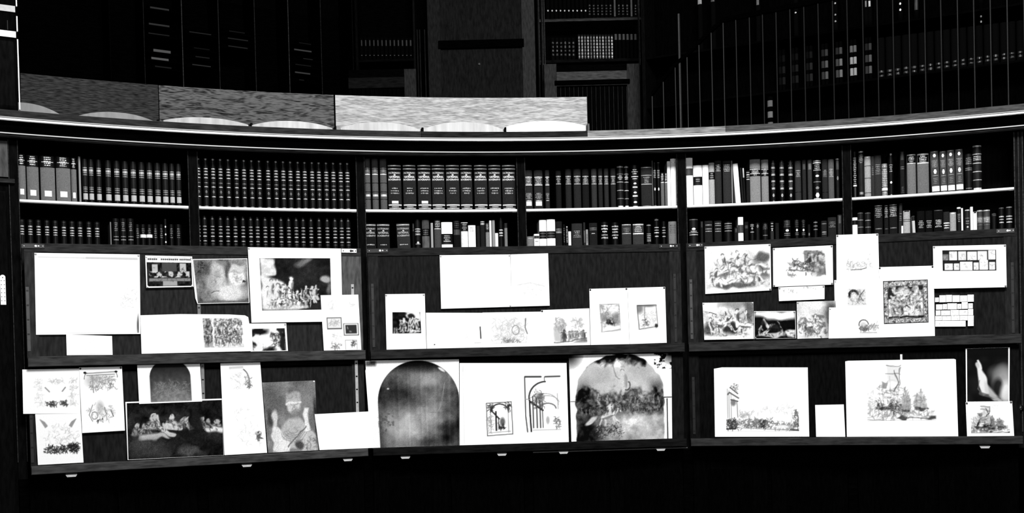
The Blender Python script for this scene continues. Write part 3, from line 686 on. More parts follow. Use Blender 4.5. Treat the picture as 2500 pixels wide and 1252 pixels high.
row(5, False, o6, s6, [
    (114, 162, 997, .95, 'paper', [('B', 1022, 1062, .06, 1.0)], 'short white book with black band'),
    (163, 218, 950, .2, 'leather', [('G', 955, 960, .35, .8), ('G', 1016, 1024, .45, .8), ('G', 1080, 1087, .45, .8)], 'dark book with two gilt bars'),
    (229, 285, 950, .2, 'leather', [('G', 955, 960, .35, .8), ('G', 1018, 1026, .5, .8), ('G', 1080, 1087, .45, .8)], 'dark book with two gilt bars'),
    (314, 390, 880, .14, 'cloth', [('G', 888, 896, .6, .85), ('T', 904, 1000, 6, .6, .8), ('G', 1094, 1102, .4, .7)], 'black book with large gilt title'),
    (403, 441, 880, .14, 'cloth', [('G', 888, 894, .4, .8), ('T', 904, 1000, 6, .6, .7), ('G', 1096, 1102, .3, .7)], 'narrow black book with gilt title'),
    (448, 522, 873, .14, 'cloth', [('G', 880, 888, .5, .85), ('T', 896, 990, 6, .65, .8), ('G', 1086, 1094, .4, .7)], 'black book with large pale title'),
    (525, 553, 870, .24, 'cloth', [('G', 960, 966, .4, .7), ('T', 980, 1030, 3, .4, .7)], 'leaning slim grey book', .03),
    (553, 572, 1072, .95, 'paper', [], 'short thin white booklet'),
    (574, 637, 935, .72, 'cloth', [('B', 905, 945, .1, .6), ('B', 1012, 1017, .3, 1.0), ('B', 1028, 1033, .3, 1.0)], 'cream book with thin dark lines'),
    (664, 691, 985, .85, 'paper', [('B', 985, 1025, .12, 1.0)], 'leaning white booklet with dark top', -.04),
    (698, 768, 938, .09, 'cloth', [('T', 1022, 1095, 5, .6, .65)], 'black book with gilt foot title'),
    (773, 838, 935, .09, 'cloth', [('T', 1020, 1092, 5, .6, .65)], 'black book with gilt foot title'),
    (848, 932, 925, .09, 'cloth', [('G', 930, 936, .25, .8), ('T', 1014, 1086, 5, .7, .65)], 'broad black book with gilt foot title'),
    (934, 992, 945, .2, 'cloth', [('G', 1042, 1052, .9, .9), ('T', 1058, 1100, 2, .85, .8)], 'grey book with white banded foot'),
    (993, 1050, 950, .68, 'cloth', [('G', 955, 965, .85, .5)], 'cream book'),
    (1056, 1094, 902, .12, 'leather', [('G', 904, 918, .95, .8), ('T', 960, 1040, 5, .5, .6)], 'black book with white cap'),
    (1095, 1111, 912, .9, 'paper', [], 'thin white booklet'),
    (1128, 1174, 922, .25, 'leather', [('G', 926, 936, .75, .8), ('G', 1000, 1006, .4, .7), ('T', 1020, 1060, 2, .5, .6), ('D', 1082, 8, .7)], 'dark grey book with pale cap'),
    (1177, 1201, 900, .95, 'paper', [], 'tall thin white booklet'),
    (1202, 1236, 945, .92, 'paper', [('B', 944, 958, .2, .6)], 'white booklet with dark notch'),
    (1237, 1291, 928, .3, 'leather', [('G', 932, 942, .7, .85), ('B', 990, 1048, .5, .9), ('T', 1000, 1040, 3, .7, .7), ('G', 1060, 1066, .4, .8)], 'grey book with pale title band'),
    (1293, 1357, 924, .34, 'leather', [('G', 928, 938, .7, .85), ('B', 988, 1046, .55, .9), ('T', 996, 1038, 3, .8, .7), ('G', 1058, 1064, .4, .8)], 'broad grey book with pale title band'),
    (1368, 1412, 955, .11, 'leather', [('T', 960, 985, 2, .4, .7)], 'plain black book'),
    (1432, 1483, 905, .1, 'leather', [('G', 908, 916, .3, .7), ('G', 984, 994, .75, .7), ('G', 1010, 1018, .65, .6), ('G', 1036, 1046, .7, .6)], 'black book with three bright bars'),
    (1497, 1558, 897, .13, 'leather', [('G', 900, 908, .5, .7), ('G', 980, 990, .7, .8), ('G', 1004, 1014, .75, .75), ('G', 1032, 1042, .75, .7)], 'black book with three bright bars')])

# ------------------------------------------------------------------ display boards
class Board:
    """a flat board across two bays: local x along it, y into the wall, z up"""
    def __init__(s, u0, u1):
        a = pos(phi_at(u0, 740, R - .06), R - .06, 0); b = pos(phi_at(u1, 740, R - .06), R - .06, 0)
        s.a = a; d = b - a; s.w = d.length; s.t = d.normalized(); s.n = Vector((s.t.y, -s.t.x, 0)); s.rz = math.atan2(s.t.y, s.t.x)
    def loc(s, u, v, e=0.0):
        """sight line met with the board face raised by e: (distance along the board, height)"""
        d = ray(u, v); o = Vector((0, 0, EYE)); p0 = s.a + s.n * e
        k = (p0 - o).dot(s.n) / d.dot(s.n)
        p = o + d * k
        return (p - s.a).dot(s.t), p.z
    def world(s, x, z, e=0.0): 
        p = s.a + s.t * x + s.n * e
        return Vector((p.x, p.y, z))
BD = [Board(62, 884), Board(900, 1664), Board(1678, 2486)]
BN = ['left', 'middle', 'right']
Z_TOP = (BD[0].loc(470, 600)[1] + BD[1].loc(1270, 600)[1] + BD[2].loc(2080, 576)[1]) / 3
LT_U, LT_D = .052, .043                 # ledge thicknesses
def pin_part(root, x, z, y, g=.8, r=.0055):
    link('drawing_pin', MB().dome(x, y, z, r, .004).mesh('drawing_pin', M('metal', g)), root)
for bi, b in enumerate(BD):
    for up in (True, False):
        zt = Z_TOP if up else Z_LU - LT_U - .004
        zl = Z_LU if up else Z_LD
        lt = LT_U if up else LT_D
        root = thing('display_board', 'dark %s display board of the %s pair, with a ledge along its foot' % ('upper' if up else 'lower', BN[bi]), 'board',
                     b.world(b.w / 2, zl - lt), b.rz, 'display boards hung before the shelves')
        x0, x1 = -b.w / 2, b.w / 2
        zz = lambda z: z - (zl - lt)
        dy = .0
        gp = [.175, .125, .125][bi] if up else [.13, .07, .055][bi]
        link('panel', MB().box(x0 + .03, x1 - .03, .002, .016, zz(zl) - .01, zz(zt) - .03).mesh('panel', M('woodv', gp)), root)
        link('top_rail', MB().bevbox(x0, x1, -.003, .02, zz(zt) - .045 if up else zz(zt) - .02, zz(zt), .002).mesh('top_rail', M('wood', gp + .03 if up else .05)), root)
        for e, xs in enumerate(((x0, x0 + .058), (x1 - (.112 if up and bi == 0 else .068), x1))):
            gs = gp + .035
            if up and bi == 0 and e == 1: gs = .34  # glare on this stile put into its tone
            st = link('stile', MB().bevbox(xs[0], xs[1], -.003, .02, zz(zl) - .01, zz(zt) - (.045 if up else .02), .002).mesh('stile', M('woodv', gs)), root)
        link('ledge', MB().bevbox(x0 + .005, x1 + .005, -.036, .012, 0, lt, .003).mesh('ledge', M('wood', ([.25, .16, .2][bi] if up else [.27, .09, .2][bi]))), root)
        # slotted shelf standards let into the stiles and (left board) the middle
        stands = {(0, True): [(69, 700, 858, .3), (487, 742, 858, .5), (862, 694, 850, .75)], (0, False): [(78, 1012, 1130, .15), (497, 884, 1100, .55), (872, 878, 1090, .75)],
                  (1, True): [(911, 692, 848, .16), (1648, 668, 836, .15)], (1, False): [],
                  (2, True): [(1688, 682, 828, .28), (2472, 640, 815, .15)], (2, False): [(1694, 920, 1060, .1)]}[(bi, up)]
        for u, v0, v1, g in stands:
            xa, za = b.loc(u, v0); xb, zb = b.loc(u, v1)
            xm = (xa + xb) / 2 - b.w / 2
            zb = max(zb, zl + .004)
            st = link('slotted_standard', MB().bevbox(xm - .0085, xm + .0085, -.0055, -.002, zz(zb), zz(za), .0015).mesh('slotted_standard', M('metal', g)), root)
            z = za - .02; hm = MB()
            while z > zb + .015:
                hm.bevbox(xm - .0052, xm + .0052, -.006, -.004, zz(z) - .004, zz(z) + .004, .0004); z -= .073
            link('slots', hm.mesh('slots', M('metal', .01)), st)
        if up:
            # latch plates on the top rail
            for u0, u1, v, g in {0: [(52, 109, 601, .2), (833, 870, 606, .95)], 1: [(895, 948, 609, .12), (1608, 1655, 599, .1)], 2: [(1680, 1716, 597, .16), (2432, 2476, 561, .3)]}[bi]:
                xa, z1 = b.loc(u0, v - 5); xb, z2 = b.loc(u1, v + 5)
                zmid = min((z1 + z2) / 2, zt - .014)
                pl = link('latch_plate', MB().bevbox(xa - b.w / 2, xb - b.w / 2, -.0065, -.0028, zz(zmid) - .011, zz(zmid) + .011, .001).mesh('latch_plate', M('metal', g)), root)
                for q, rr in ((.12, .003), (.62, .007), (.74, .005), (.93, .003)):
                    xx = xa + (xb - xa) * q - b.w / 2
                    link('screw', MB().dome(xx, -.006, zz(zmid), rr, .005).mesh('screw', M('metal', .95 if g < .9 else .05)), pl)
        else:
            for u, v in {0: [(175, 1166), (602, 1138), (848, 1126)], 1: [(990, 1116), (1225, 1107), (1375, 1104), (1612, 1101)], 2: [(2403, 1091)]}[bi]:
                xa, za = b.loc(u, v, .012); xm = xa - b.w / 2
                br = link('ledge_bracket', MB().poly([(xm - .030, .002), (xm + .030, .002), (xm + .022, -.017), (xm - .022, -.017)], -.018, .0).mesh('ledge_bracket', M('metal', .12)), root)
                zq = -.010
                link('bracket_lip', MB().poly([(xm - .027, zq), (xm + .027, zq), (xm + .020, zq - .011), (xm - .020, zq - .011)], -.030, -.016).mesh('bracket_lip', M('metal', .85)), br)
        if bi == 1 and not up:
            xa = b.loc(1300, 1098)[0] - b.w / 2
            link('edge_strip', MB().bevbox(xa, x1 + .012, -.02, -.012, -.012, -.006, .001).mesh('edge_strip', M('metal', .36)), root)
# ------------------------------------------------------------------ painted pictures (flat prints)
def vnoise(h, w, cell, seed):
    rs = np.random.RandomState(seed); gh, gw = int(h / cell) + 3, int(w / cell) + 3
    g = rs.rand(gh, gw); ys = np.arange(h) / cell; xs = np.arange(w) / cell
    yi = ys.astype(int); xi = xs.astype(int); fy = (ys - yi)[:, None]; fx = (xs - xi)[None, :]
    fy = fy * fy * (3 - 2 * fy); fx = fx * fx * (3 - 2 * fx)
    a = g[yi][:, xi]; b_ = g[yi][:, xi + 1]; c = g[yi + 1][:, xi]; d = g[yi + 1][:, xi + 1]
    return (a * (1 - fx) + b_ * fx) * (1 - fy) + (c * (1 - fx) + d * fx) * fy
class Cv:
    """small canvas in photograph pixels: x0..x1, y0..y1, value = grey as seen"""
    def __init__(s, x0, y0, x1, y1, bg=1.0, seed=1, step=1.35):
        s.x0, s.y0, s.x1, s.y1 = x0, y0, x1, y1
        s.w = max(4, int((x1 - x0) / step)); s.h = max(4, int((y1 - y0) / step))
        s.X, s.Y = np.meshgrid(np.linspace(x0, x1, s.w), np.linspace(y0, y1, s.h))
        s.a = np.full((s.h, s.w), float(bg)); s.st = step; s.seed = seed; s.rs = np.random.RandomState(seed)
    def mix(s, m, val): s.a = s.a * (1 - m) + val * m
    def noise(s, cell, amp, k=0): s.a = s.a + amp * (vnoise(s.h, s.w, cell / s.st, s.seed * 17 + k) - .5) * 2; return s
    def fbm(s, cell, k=0):
        n = 0; t = 0
        for i in range(4):
            n = n + vnoise(s.h, s.w, max(1.01, cell / s.st / 2 ** i), s.seed * 13 + k + i) / 2 ** i; t += 1 / 2 ** i
        return n / t
    def blot(s, lo, hi, cell, thr=.5, soft=.12, alpha=1.0, k=0, region=None):
        """patches of value lo where noise is under thr"""
        m = np.clip((thr - s.fbm(cell, k)) / soft + .5, 0, 1) * alpha
        if region is not None: m = m * s.rect(*region)
        s.mix(m, lo); return s
    def rect(s, x0, y0, x1, y1, soft=1.5):
        f = lambda v: np.clip(v / soft + .5, 0, 1)
        return f(s.X - x0) * f(x1 - s.X) * f(s.Y - y0) * f(y1 - s.Y)
    def fill(s, x0, y0, x1, y1, val, alpha=1.0, soft=1.5): s.mix(s.rect(x0, y0, x1, y1, soft) * alpha, val); return s
    def ell(s, cx, cy, rx, ry, val, alpha=1.0, soft=.3, rot=0.0):
        c, q = math.cos(rot), math.sin(rot); dx = s.X - cx; dy = s.Y - cy
        d = np.sqrt(((dx * c + dy * q) / rx) ** 2 + ((-dx * q + dy * c) / ry) ** 2)
        s.mix(np.clip((1 - d) / soft + .5, 0, 1) * alpha, val); return s
    def line(s, pts, w, val, alpha=1.0):
        for (xa, ya), (xb, yb) in zip(pts[:-1], pts[1:]):
            i0 = max(0, int((min(xa, xb) - w - 2 - s.x0) / s.st)); i1 = min(s.w, int((max(xa, xb) + w + 4 - s.x0) / s.st) + 1)
            j0 = max(0, int((min(ya, yb) - w - 2 - s.y0) / s.st)); j1 = min(s.h, int((max(ya, yb) + w + 4 - s.y0) / s.st) + 1)
            if i1 <= i0 or j1 <= j0: continue
            X = s.X[j0:j1, i0:i1]; Y = s.Y[j0:j1, i0:i1]
            dx, dy = xb - xa, yb - ya; L2 = dx * dx + dy * dy + 1e-9
            t = np.clip(((X - xa) * dx + (Y - ya) * dy) / L2, 0, 1)
            d = np.hypot(X - xa - t * dx, Y - ya - t * dy)
            m = np.clip((w / 2 - d) / 1.3 + .5, 0, 1) * alpha
            s.a[j0:j1, i0:i1] = s.a[j0:j1, i0:i1] * (1 - m) + val * m
        return s
    def arc(s, cx, cy, rx, ry, a0, a1, w, val, alpha=1.0, n=18):
        return s.line([(cx + rx * math.cos(a0 + (a1 - a0) * i / n), cy - ry * math.sin(a0 + (a1 - a0) * i / n)) for i in range(n + 1)], w, val, alpha)
    def scrib(s, x0, y0, x1, y1, n, val, w=1.3, alpha=.8, ln=9):
        """loose pen strokes"""
        for _ in range(n):
            x = x0 + (x1 - x0) * s.rs.beta(1.5, 1.5); y = y0 + (y1 - y0) * s.rs.beta(1.5, 1.5); a = s.rs.uniform(0, 6.28); pts = [(x, y)]
            for k in range(4):
                a += s.rs.uniform(-.9, .9); x += math.cos(a) * ln / 4; y += math.sin(a) * ln / 4
                pts.append((x, y))
            s.line(pts, w, val, alpha * s.rs.uniform(.5, 1))
        return s
    def crowd(s, x0, x1, y, hgt, n, val, alpha=.9, jit=4, dark=None):
        """a row of small standing shapes"""
        for i in range(n):
            x = x0 + (x1 - x0) * (i + s.rs.uniform(.1, .9)) / n; q = hgt * s.rs.uniform(.75, 1.15); yy = y + s.rs.uniform(-jit, jit)
            if dark is not None: s.ell(x + q * .12, yy - q * .4, q * .26, q * .55, dark, alpha * .8, .5)
            s.ell(x, yy - q * .38, q * .19, q * .42, val, alpha, .5, s.rs.uniform(-.25, .25)); s.ell(x, yy - q * .88, q * .1, q * .12, val, alpha, .5)
        return s
    def pgon(s, pts, val, alpha=1.0, soft=1.2):
        m = np.ones_like(s.a); n = len(pts)
        ar = sum(pts[i][0] * pts[(i + 1) % n][1] - pts[(i + 1) % n][0] * pts[i][1] for i in range(n)); sg = 1 if ar > 0 else -1
        for i in range(n):
            (xa, ya), (xb, yb) = pts[i], pts[(i + 1) % n]; L = math.hypot(xb - xa, yb - ya) + 1e-9
            m = m * np.clip(sg * ((xb - xa) * (s.Y - ya) - (yb - ya) * (s.X - xa)) / L / soft + .5, 0, 1)
        s.mix(m * alpha, val); return s
    def person(s, x, y, h, val, dark, a=.95):
        """a small loosely drawn standing figure, feet at y"""
        r = s.rs; l = r.uniform(-.14, .14) * h; sd = r.choice((-1, 1))
        s.line([(x - .06 * h, y), (x - .05 * h + l * .4, y - .45 * h)], .12 * h, val, a); s.line([(x + .10 * h * sd, y), (x + l * .4, y - .45 * h)], .12 * h, val, a)
        s.ell(x + l * .7, y - .60 * h, .13 * h, .23 * h, val, a, .25, l / h * 2); s.ell(x + l * .7 + .09 * h, y - .52 * h, .06 * h, .26 * h, dark, a * .8, .4)
        s.line([(x + l, y - .74 * h), (x + l + sd * .22 * h, y - r.uniform(.45, .8) * h)], .07 * h, val, a)
        s.ell(x + l, y - .90 * h, .075 * h, .09 * h, val, a, .3); s.arc(x + l, y - .91 * h, .08 * h, .09 * h, 0, 3.1, max(1, .035 * h), dark, a * .8, 8)
        s.line([(x + l * .6, y - .3 * h), (x + l * .7 + .02 * h, y - .7 * h)], max(1, .03 * h), dark, a * .6)
        return s
    def people(s, x0, x1, y, h, n, val, dark, a=.95, jit=4):
        for i in range(n): s.person(x0 + (x1 - x0) * (i + s.rs.uniform(.2, .8)) / n, y + s.rs.uniform(-jit, jit), h * s.rs.uniform(.8, 1.15), val * s.rs.uniform(.88, 1), dark, a)
        return s
    def horse(s, x, y, h, val, dark, sd=1, a=.95):
        """a small rearing animal, hooves at y"""
        P = lambda u, v: (x + sd * u * h, y - v * h)
        for u0, u1 in ((-.42, -.5), (-.34, -.2), (.25, .45), (.33, .62)): s.line([P(u0, .5), P((u0 + u1) / 2 + .06, .28), P(u1, .02 if u0 < 0 else .2)], .08 * h, val, a)
        s.ell(*P(0, .58), .46 * h, .19 * h, val, a, .25, -.25 * sd); s.ell(*P(-.02, .46), .38 * h, .07 * h, dark, a * .7, .5, -.25 * sd)
        s.line([P(.32, .66), P(.55, .98)], .2 * h, val, a); s.line([P(.53, .98), P(.74, .86)], .13 * h, val, a); s.line([P(.28, .78), P(.48, 1.06)], .06 * h, dark, a)
        s.line([P(-.42, .66), P(-.62, .6), P(-.66, .35)], .05 * h, dark, a * .8)
        return s
    def warp(s, cell=12, amp=3.0, k=0):
        """irregular hand: the drawing pushed about by noise"""
        dx = (vnoise(s.h, s.w, cell * 1.5 / s.st, 300 + k + s.seed) - .5) * 2 * amp / s.st; dy = (vnoise(s.h, s.w, cell * 1.5 / s.st, 400 + k + s.seed) - .5) * 2 * amp / s.st
        J, I = np.meshgrid(np.arange(s.h), np.arange(s.w), indexing='ij')
        y = np.clip(J + dy, 0, s.h - 1.001); x = np.clip(I + dx, 0, s.w - 1.001); yi = y.astype(int); xi = x.astype(int); fy = y - yi; fx = x - xi
        yj = np.minimum(yi + 1, s.h - 1); xj = np.minimum(xi + 1, s.w - 1)
        s.a = (s.a[yi, xi] * (1 - fx) + s.a[yi, xj] * fx) * (1 - fy) + (s.a[yj, xi] * (1 - fx) + s.a[yj, xj] * fx) * fy
        return s
    def grain(s, amp=.06):
        s.a = s.a + amp * (s.rs.rand(s.h, s.w) - .5) * 2 * np.clip(4 * s.a * (1.15 - s.a), 0.15, 1); return s
def albedo(a):
    a = np.clip(a, 0, 1)
    l = np.where(a <= .04045, a / 12.92, ((a + .055) / 1.055) ** 2.4)
    return np.clip(l / LUM * (1 + .3 * np.clip((a - .9) / .1, 0, 1)), 0, .84)
LAYER = {}
def sheet(bi, corners, label, cat='print', art=None, art_q=None, pins='', layer=0, round_=0.0, group=None, g=1.0, pin_g=.8, name=None):
    """corners: outline as seen, clockwise from top left; art: canvas; art_q: its four corners if not the whole sheet"""
    b = BD[bi]; e = .0072 + .0022 * layer
    pl = [b.loc(u, v, e) for u, v in corners]
    # sheets that stand on a ledge may not sink into it
    xm = sum(p[0] for p in pl) / len(pl); zb = min(p[1] for p in pl)
    for zl in (Z_LU, Z_LD):
        if zl - .03 < zb < zl + .0035:
            pl = [(x, max(z, zl + .0006)) for x, z in pl]; zb = min(p[1] for p in pl)
    off = b.world(xm, zb, e)
    pts = [(x - xm, z - zb) for x, z in pl]
    if round_ and len(pts) == 4:
        out = []
        for i in range(4):
            p = Vector(pts[i]); q0 = Vector(pts[i - 1]); q1 = Vector(pts[(i + 1) % 4])
            for k in range(4):
                f = k / 3; A = p + (q0 - p).normalized() * round_; B = p + (q1 - p).normalized() * round_
                out.append(tuple((1 - f) ** 2 * A + 2 * f * (1 - f) * p + f * f * B))
        pts2 = out
    else: pts2 = pts
    pts2 = pts2[::-1]
    ob = link(name or cat.replace(' ', '_'), MB().poly(pts2, -.0005, .0005).mesh('sheet', M('paper', g)), None, off, b.rz)
    tag(ob, label, cat, group)
    if art is not None:
        q = art_q or corners[:4]
        ql = [b.loc(u, v, e) for u, v in q]
        qs = [((x - xm), max(z, zb + .0004) - zb) for x, z in ql]
        h, w = art.a.shape
        fx = np.linspace(0, 1, w)[None, :]; fy = np.linspace(0, 1, h)[:, None]
        xs = (qs[0][0] * (1 - fx) + qs[1][0] * fx) * (1 - fy) + (qs[3][0] * (1 - fx) + qs[2][0] * fx) * fy
        zs = (qs[0][1] * (1 - fx) + qs[1][1] * fx) * (1 - fy) + (qs[3][1] * (1 - fx) + qs[2][1] * fx) * fy
        co = np.stack([xs, np.full_like(xs, -.0011), zs], -1).reshape(-1, 3)
        idx = np.arange(h * w).reshape(h, w)
        fc = np.stack([idx[1:, :-1], idx[1:, 1:], idx[:-1, 1:], idx[:-1, :-1]], -1).reshape(-1, 4)
        me = bpy.data.meshes.new('picture')
        me.from_pydata(co.tolist(), [], fc.tolist())
        at = me.attributes.new('print', 'FLOAT_COLOR', 'POINT')
        al = albedo(art.a).reshape(-1, 1)
        at.data.foreach_set('color', np.concatenate([al, al, al, np.ones_like(al)], 1).astype(np.float32).ravel())
        me.materials.append(INK); me.update()
        link('picture', me, ob)
    cs = {'TL': 0, 'TR': 1, 'BR': 2, 'BL': 3}
    cx = sum(p[0] for p in pts) / len(pts); cz = sum(p[1] for p in pts) / len(pts)
    for c in pins.split():
        x, z = pts[cs[c]]
        pin_part(ob, x + (.006 if x < cx else -.006), z + (.006 if z < cz else -.006), -.0006, pin_g)
    return ob

# --- left upper board
c = Cv(86, 622, 336, 812, .995, 3)
c.line([(90, 627), (200, 628), (335, 630)], 2.0, .75, .5); c.fill(205, 625, 335, 630, .8, .6)
for x in (302, 306, 318, 322, 328): c.line([(x, 632), (x + 3, 705)], 1.3, .93, .7)
c.line([(180, 640), (280, 648), (275, 662)], 1.2, .94); c.line([(200, 676), (270, 678)], 1.2, .94)
c.scrib(285, 700, 336, 755, 70, .88, 1.2, .6); c.scrib(150, 640, 280, 680, 40, .96, 1.2, .6); c.scrib(120, 700, 290, 770, 60, .965, 1.2, .6); c.scrib(230, 690, 270, 720, 30, .93, 1.2, .6)
c.scrib(160, 778, 330, 786, 40, .95, 1.3, .6)
c.ell(337, 795, 5, 24, .15, .9, .9)
sheet(0, [(84, 617), (341, 621), (343, 815), (88, 817)], 'largest sheet on left upper board, very faint figure drawing', 'drawing', c, [(89, 622), (337, 626), (339, 812), (93, 813)], 'TL TR', 0)
c = Cv(165, 822, 272, 864, 1.0, 4); c.scrib(205, 828, 245, 860, 34, .95, 1.2, .6)
sheet(0, [(161.5, 816), (273.5, 820), (275, 866), (163, 867)], 'small white sheet standing below the largest faint drawing', 'drawing', c, [(166, 822), (270, 824), (271, 863), (167, 864)], '', 1)
c = Cv(357, 628, 470, 698, .13, 5)
c.fill(357, 628, 470, 640, 1.0); c.noise(5, .1)
for x in list(range(360, 384, 5)) + list(range(393, 434, 5)) + list(range(440, 468, 5)): c.fill(x, 631, x + 3.6, 634.5, .12)
c.fill(370, 645, 384, 664, .95, .8); c.fill(440, 642, 456, 662, .95, .8); c.fill(395, 641, 432, 662, .33, .9)
c.blot(.9, 0, 10, .5, .1, .9, 3, (362, 662, 464, 677)); c.fill(362, 679, 466, 686, .6, .9); c.fill(396, 686, 432, 697, .75, .9); c.scrib(360, 645, 466, 690, 60, .3, 1.2, .6, 5)
sheet(0, [(354.5, 623.5), (469, 626), (472.5, 700), (357.5, 702.5)], 'small dark picture card with thin white border and four pins', 'print', c, [(357.5, 627.5), (466.5, 629.5), (469.5, 697.5), (360, 699)], 'TL TR BR BL', 2, pin_g=1.0)
c = Cv(471, 632, 608, 740, .5, 6)
c.noise(34, .2).noise(11, .1).noise(4, .06); c.ell(492, 655, 20, 24, .3, .7, .8); c.ell(533, 672, 17, 34, .9, .85, .7, -.12); c.ell(528, 668, 6, 12, .6, .6, .8); c.ell(540, 640, 14, 6, .55, .8, .7, .5); c.ell(579, 676, 22, 26, .97, .95, .45); c.ell(579, 655, 20, 9, .85, .9, .6); c.ell(579, 664, 14, 3, .6, .6, .8); c.ell(560, 715, 46, 20, .97, .85, .7); c.ell(510, 690, 15, 22, .78, .7, .7); c.ell(557, 658, 5, 24, .28, .7, .8, .15)
c.scrib(478, 640, 500, 668, 14, .1, 2, .7, 5); c.scrib(570, 668, 592, 692, 24, .65, 1.4, .6, 7); c.scrib(500, 650, 545, 700, 30, .55, 1.4, .5, 9); c.fill(478, 733, 608, 742, .38, .7, 4); c.line([(510, 715), (530, 712)], 2, .2); c.scrib(590, 685, 606, 692, 6, .15, 2, .7, 5); c.warp(11, 4); c.grain(.08)
sheet(0, [(470, 632.5), (603.6, 630.6), (609, 739), (482, 741.5), (477, 728), (474, 702)], 'grey photograph of pale rounded shapes with a curling left edge', 'photograph', c, [(471.5, 634), (602.6, 632), (607.5, 738), (483, 740)], '', 1)
c = Cv(633, 630, 809, 757, .14, 7)
c.noise(30, .05).noise(8, .03); c.pgon([(633, 630), (668, 630), (674, 660), (672, 672), (633, 680)], .9, .95, 6); c.blot(1.0, 0, 10, .5, .2, .5, 4, (633, 630, 672, 672)); c.ell(738, 642, 17, 8, .5, .8, .9, -.6); c.ell(755, 634, 12, 5, .6, .6, .9, -.5); c.pgon([(633, 672), (670, 668), (690, 690), (735, 705), (790, 735), (730, 757), (633, 757)], .97, .95, 8); c.ell(797, 682, 12, 9, .78, .85, .5); c.ell(803, 705, 5, 15, .5, .8, .9)
c.people(642, 690, 735, 44, 6, 1.0, .3, .9, 8); c.people(690, 770, 738, 34, 10, 1.0, .15, .95, 6); c.person(708, 728, 52, 1.0, .45); c.people(756, 775, 732, 36, 2, .95, .12, .95, 2); c.people(650, 760, 752, 22, 9, .95, .25, .9, 3)
c.scrib(668, 695, 772, 745, 110, .1, 1.3, .8, 6); c.pgon([(735, 757), (800, 732), (809, 735), (809, 757)], .17, .95, 4); c.scrib(640, 735, 730, 756, 40, .5, 1.3, .6); c.warp(11, 3.2); c.grain(.05)
sheet(0, [(605, 603.5), (832.3, 606.8), (836.5, 784.5), (614, 787.5)], 'large white-mounted dark picture with pale crowd, leaning at the board top', 'print', c, [(633, 630), (806, 630.3), (809.5, 755), (640, 758)], 'TL', 3)
c = Cv(494, 777, 596, 847, .95, 8)
c.noise(9, .1); c.people(496, 518, 815, 34, 5, .8, .2, .9, 6); c.people(496, 518, 846, 30, 5, .75, .15, .9, 3); c.people(522, 594, 800, 20, 10, .97, .3, .9, 3); c.people(522, 594, 822, 24, 10, .97, .25, .9, 4); c.people(522, 594, 846, 26, 10, .95, .22, .9, 3)
c.scrib(495, 778, 518, 846, 60, .15, 1.2, .7, 7); c.scrib(520, 778, 596, 847, 230, .25, 1.1, .7, 8); c.fill(517, 777, 521, 843, 1.0, .9); c.warp(8, 2.5)
sheet(0, [(342.5, 769.5), (440, 766.5), (560, 767.5), (598, 769.7), (606, 774), (609, 792), (612.5, 857), (345.6, 863.5)], 'wide white sheet with a dense battle-like drawing at its right end', 'drawing', c, [(494.4, 777), (591, 776), (596, 847), (499, 848)], '', 2)
c = Cv(615, 802, 696, 856, .95, 9)
c.ell(632, 809, 22, 9, .05, .95, .5); c.blot(.1, 0, 13, .36, .1, .9, 2); c.crowd(640, 672, 850, 32, 5, 1.0, .8, 3); c.ell(690, 838, 7, 30, .06, .9, .6); c.scrib(660, 810, 694, 850, 60, .15, 1.4, .8); c.ell(657, 854, 14, 6, .05, .9, .7); c.warp(9, 3)
sheet(0, [(608.7, 789.6), (698.7, 789), (703, 856.5), (612, 858)], 'small white-bordered photograph with black patches below the large mount', 'photograph', c, [(615, 802.5), (695, 801), (699, 855), (617, 857)], 'TR', 3)
c = Cv(783, 721, 882, 855, 1.0, 10)
c.scrib(795, 728, 825, 765, 45, .88, 1.2, .7); c.scrib(858, 735, 872, 755, 14, .85, 1.2, .7); c.fill(795, 775, 834, 804, .35); c.fill(797, 777, 832, 801, .93); c.scrib(802, 780, 826, 795, 25, .7, 1.1, .7)
c.fill(838, 790, 878, 820, .3); c.fill(840, 791, 876, 818, .95); c.fill(843, 794, 873, 815, .22); c.blot(.6, 0, 8, .42, .1, .8, 2, (847, 797, 868, 812))
c.fill(840, 830, 872, 854, .7); c.fill(841.5, 831.5, 870.5, 854, .99); c.scrib(853, 834, 868, 846, 30, .3, 1.2, .7, 5); c.scrib(803, 838, 830, 853, 40, .5, 1.2, .7, 6); c.scrib(803, 812, 830, 828, 22, .85, 1.2, .7)
sheet(0, [(782.5, 720.6), (874.5, 719), (882, 854), (790.7, 855.5)], 'white mount carrying several tiny framed pictures, right end of left upper board', 'print', c, None, '', 4)

# --- left lower board
c = Cv(56, 901, 197, 1009, 1.0, 11)
for y in (930, 948, 966, 984): c.scrib(86, y - 6, 108, y + 6, 20, .9, 1.2, .6, 6); c.scrib(170, y - 6, 190, y + 6, 22, .86, 1.2, .6, 6)
c.scrib(115, 925, 160, 936, 40, .85, 1.2, .6, 6); c.line([(111, 946), (121, 956)], 3, .5, .7); c.line([(161, 946), (153, 955)], 3, .5, .7); c.scrib(112, 980, 138, 991, 60, .25, 1.3, .8, 5); c.scrib(148, 978, 166, 991, 50, .3, 1.3, .8, 5)
sheet(0, [(54.5, 902), (193, 899.5), (197, 1009), (56.7, 1010)], 'white sheet of faint notes at the upper left of the left lower board', 'drawing', c, None, '', 1)
c = Cv(194, 896, 304, 1055, 1.0, 12)
c.line([(207, 911), (287, 908)], 2.5, .6); c.line([(212, 916), (284, 914)], 2, .55); c.arc(214, 924, 8, 14, 1.5, 3.2, 1.5, .5); c.arc(283, 922, 8, 14, 0, 1.6, 1.5, .5); c.ell(208, 909, 4, 2.5, .1); c.ell(288, 908, 4, 2.5, .1)
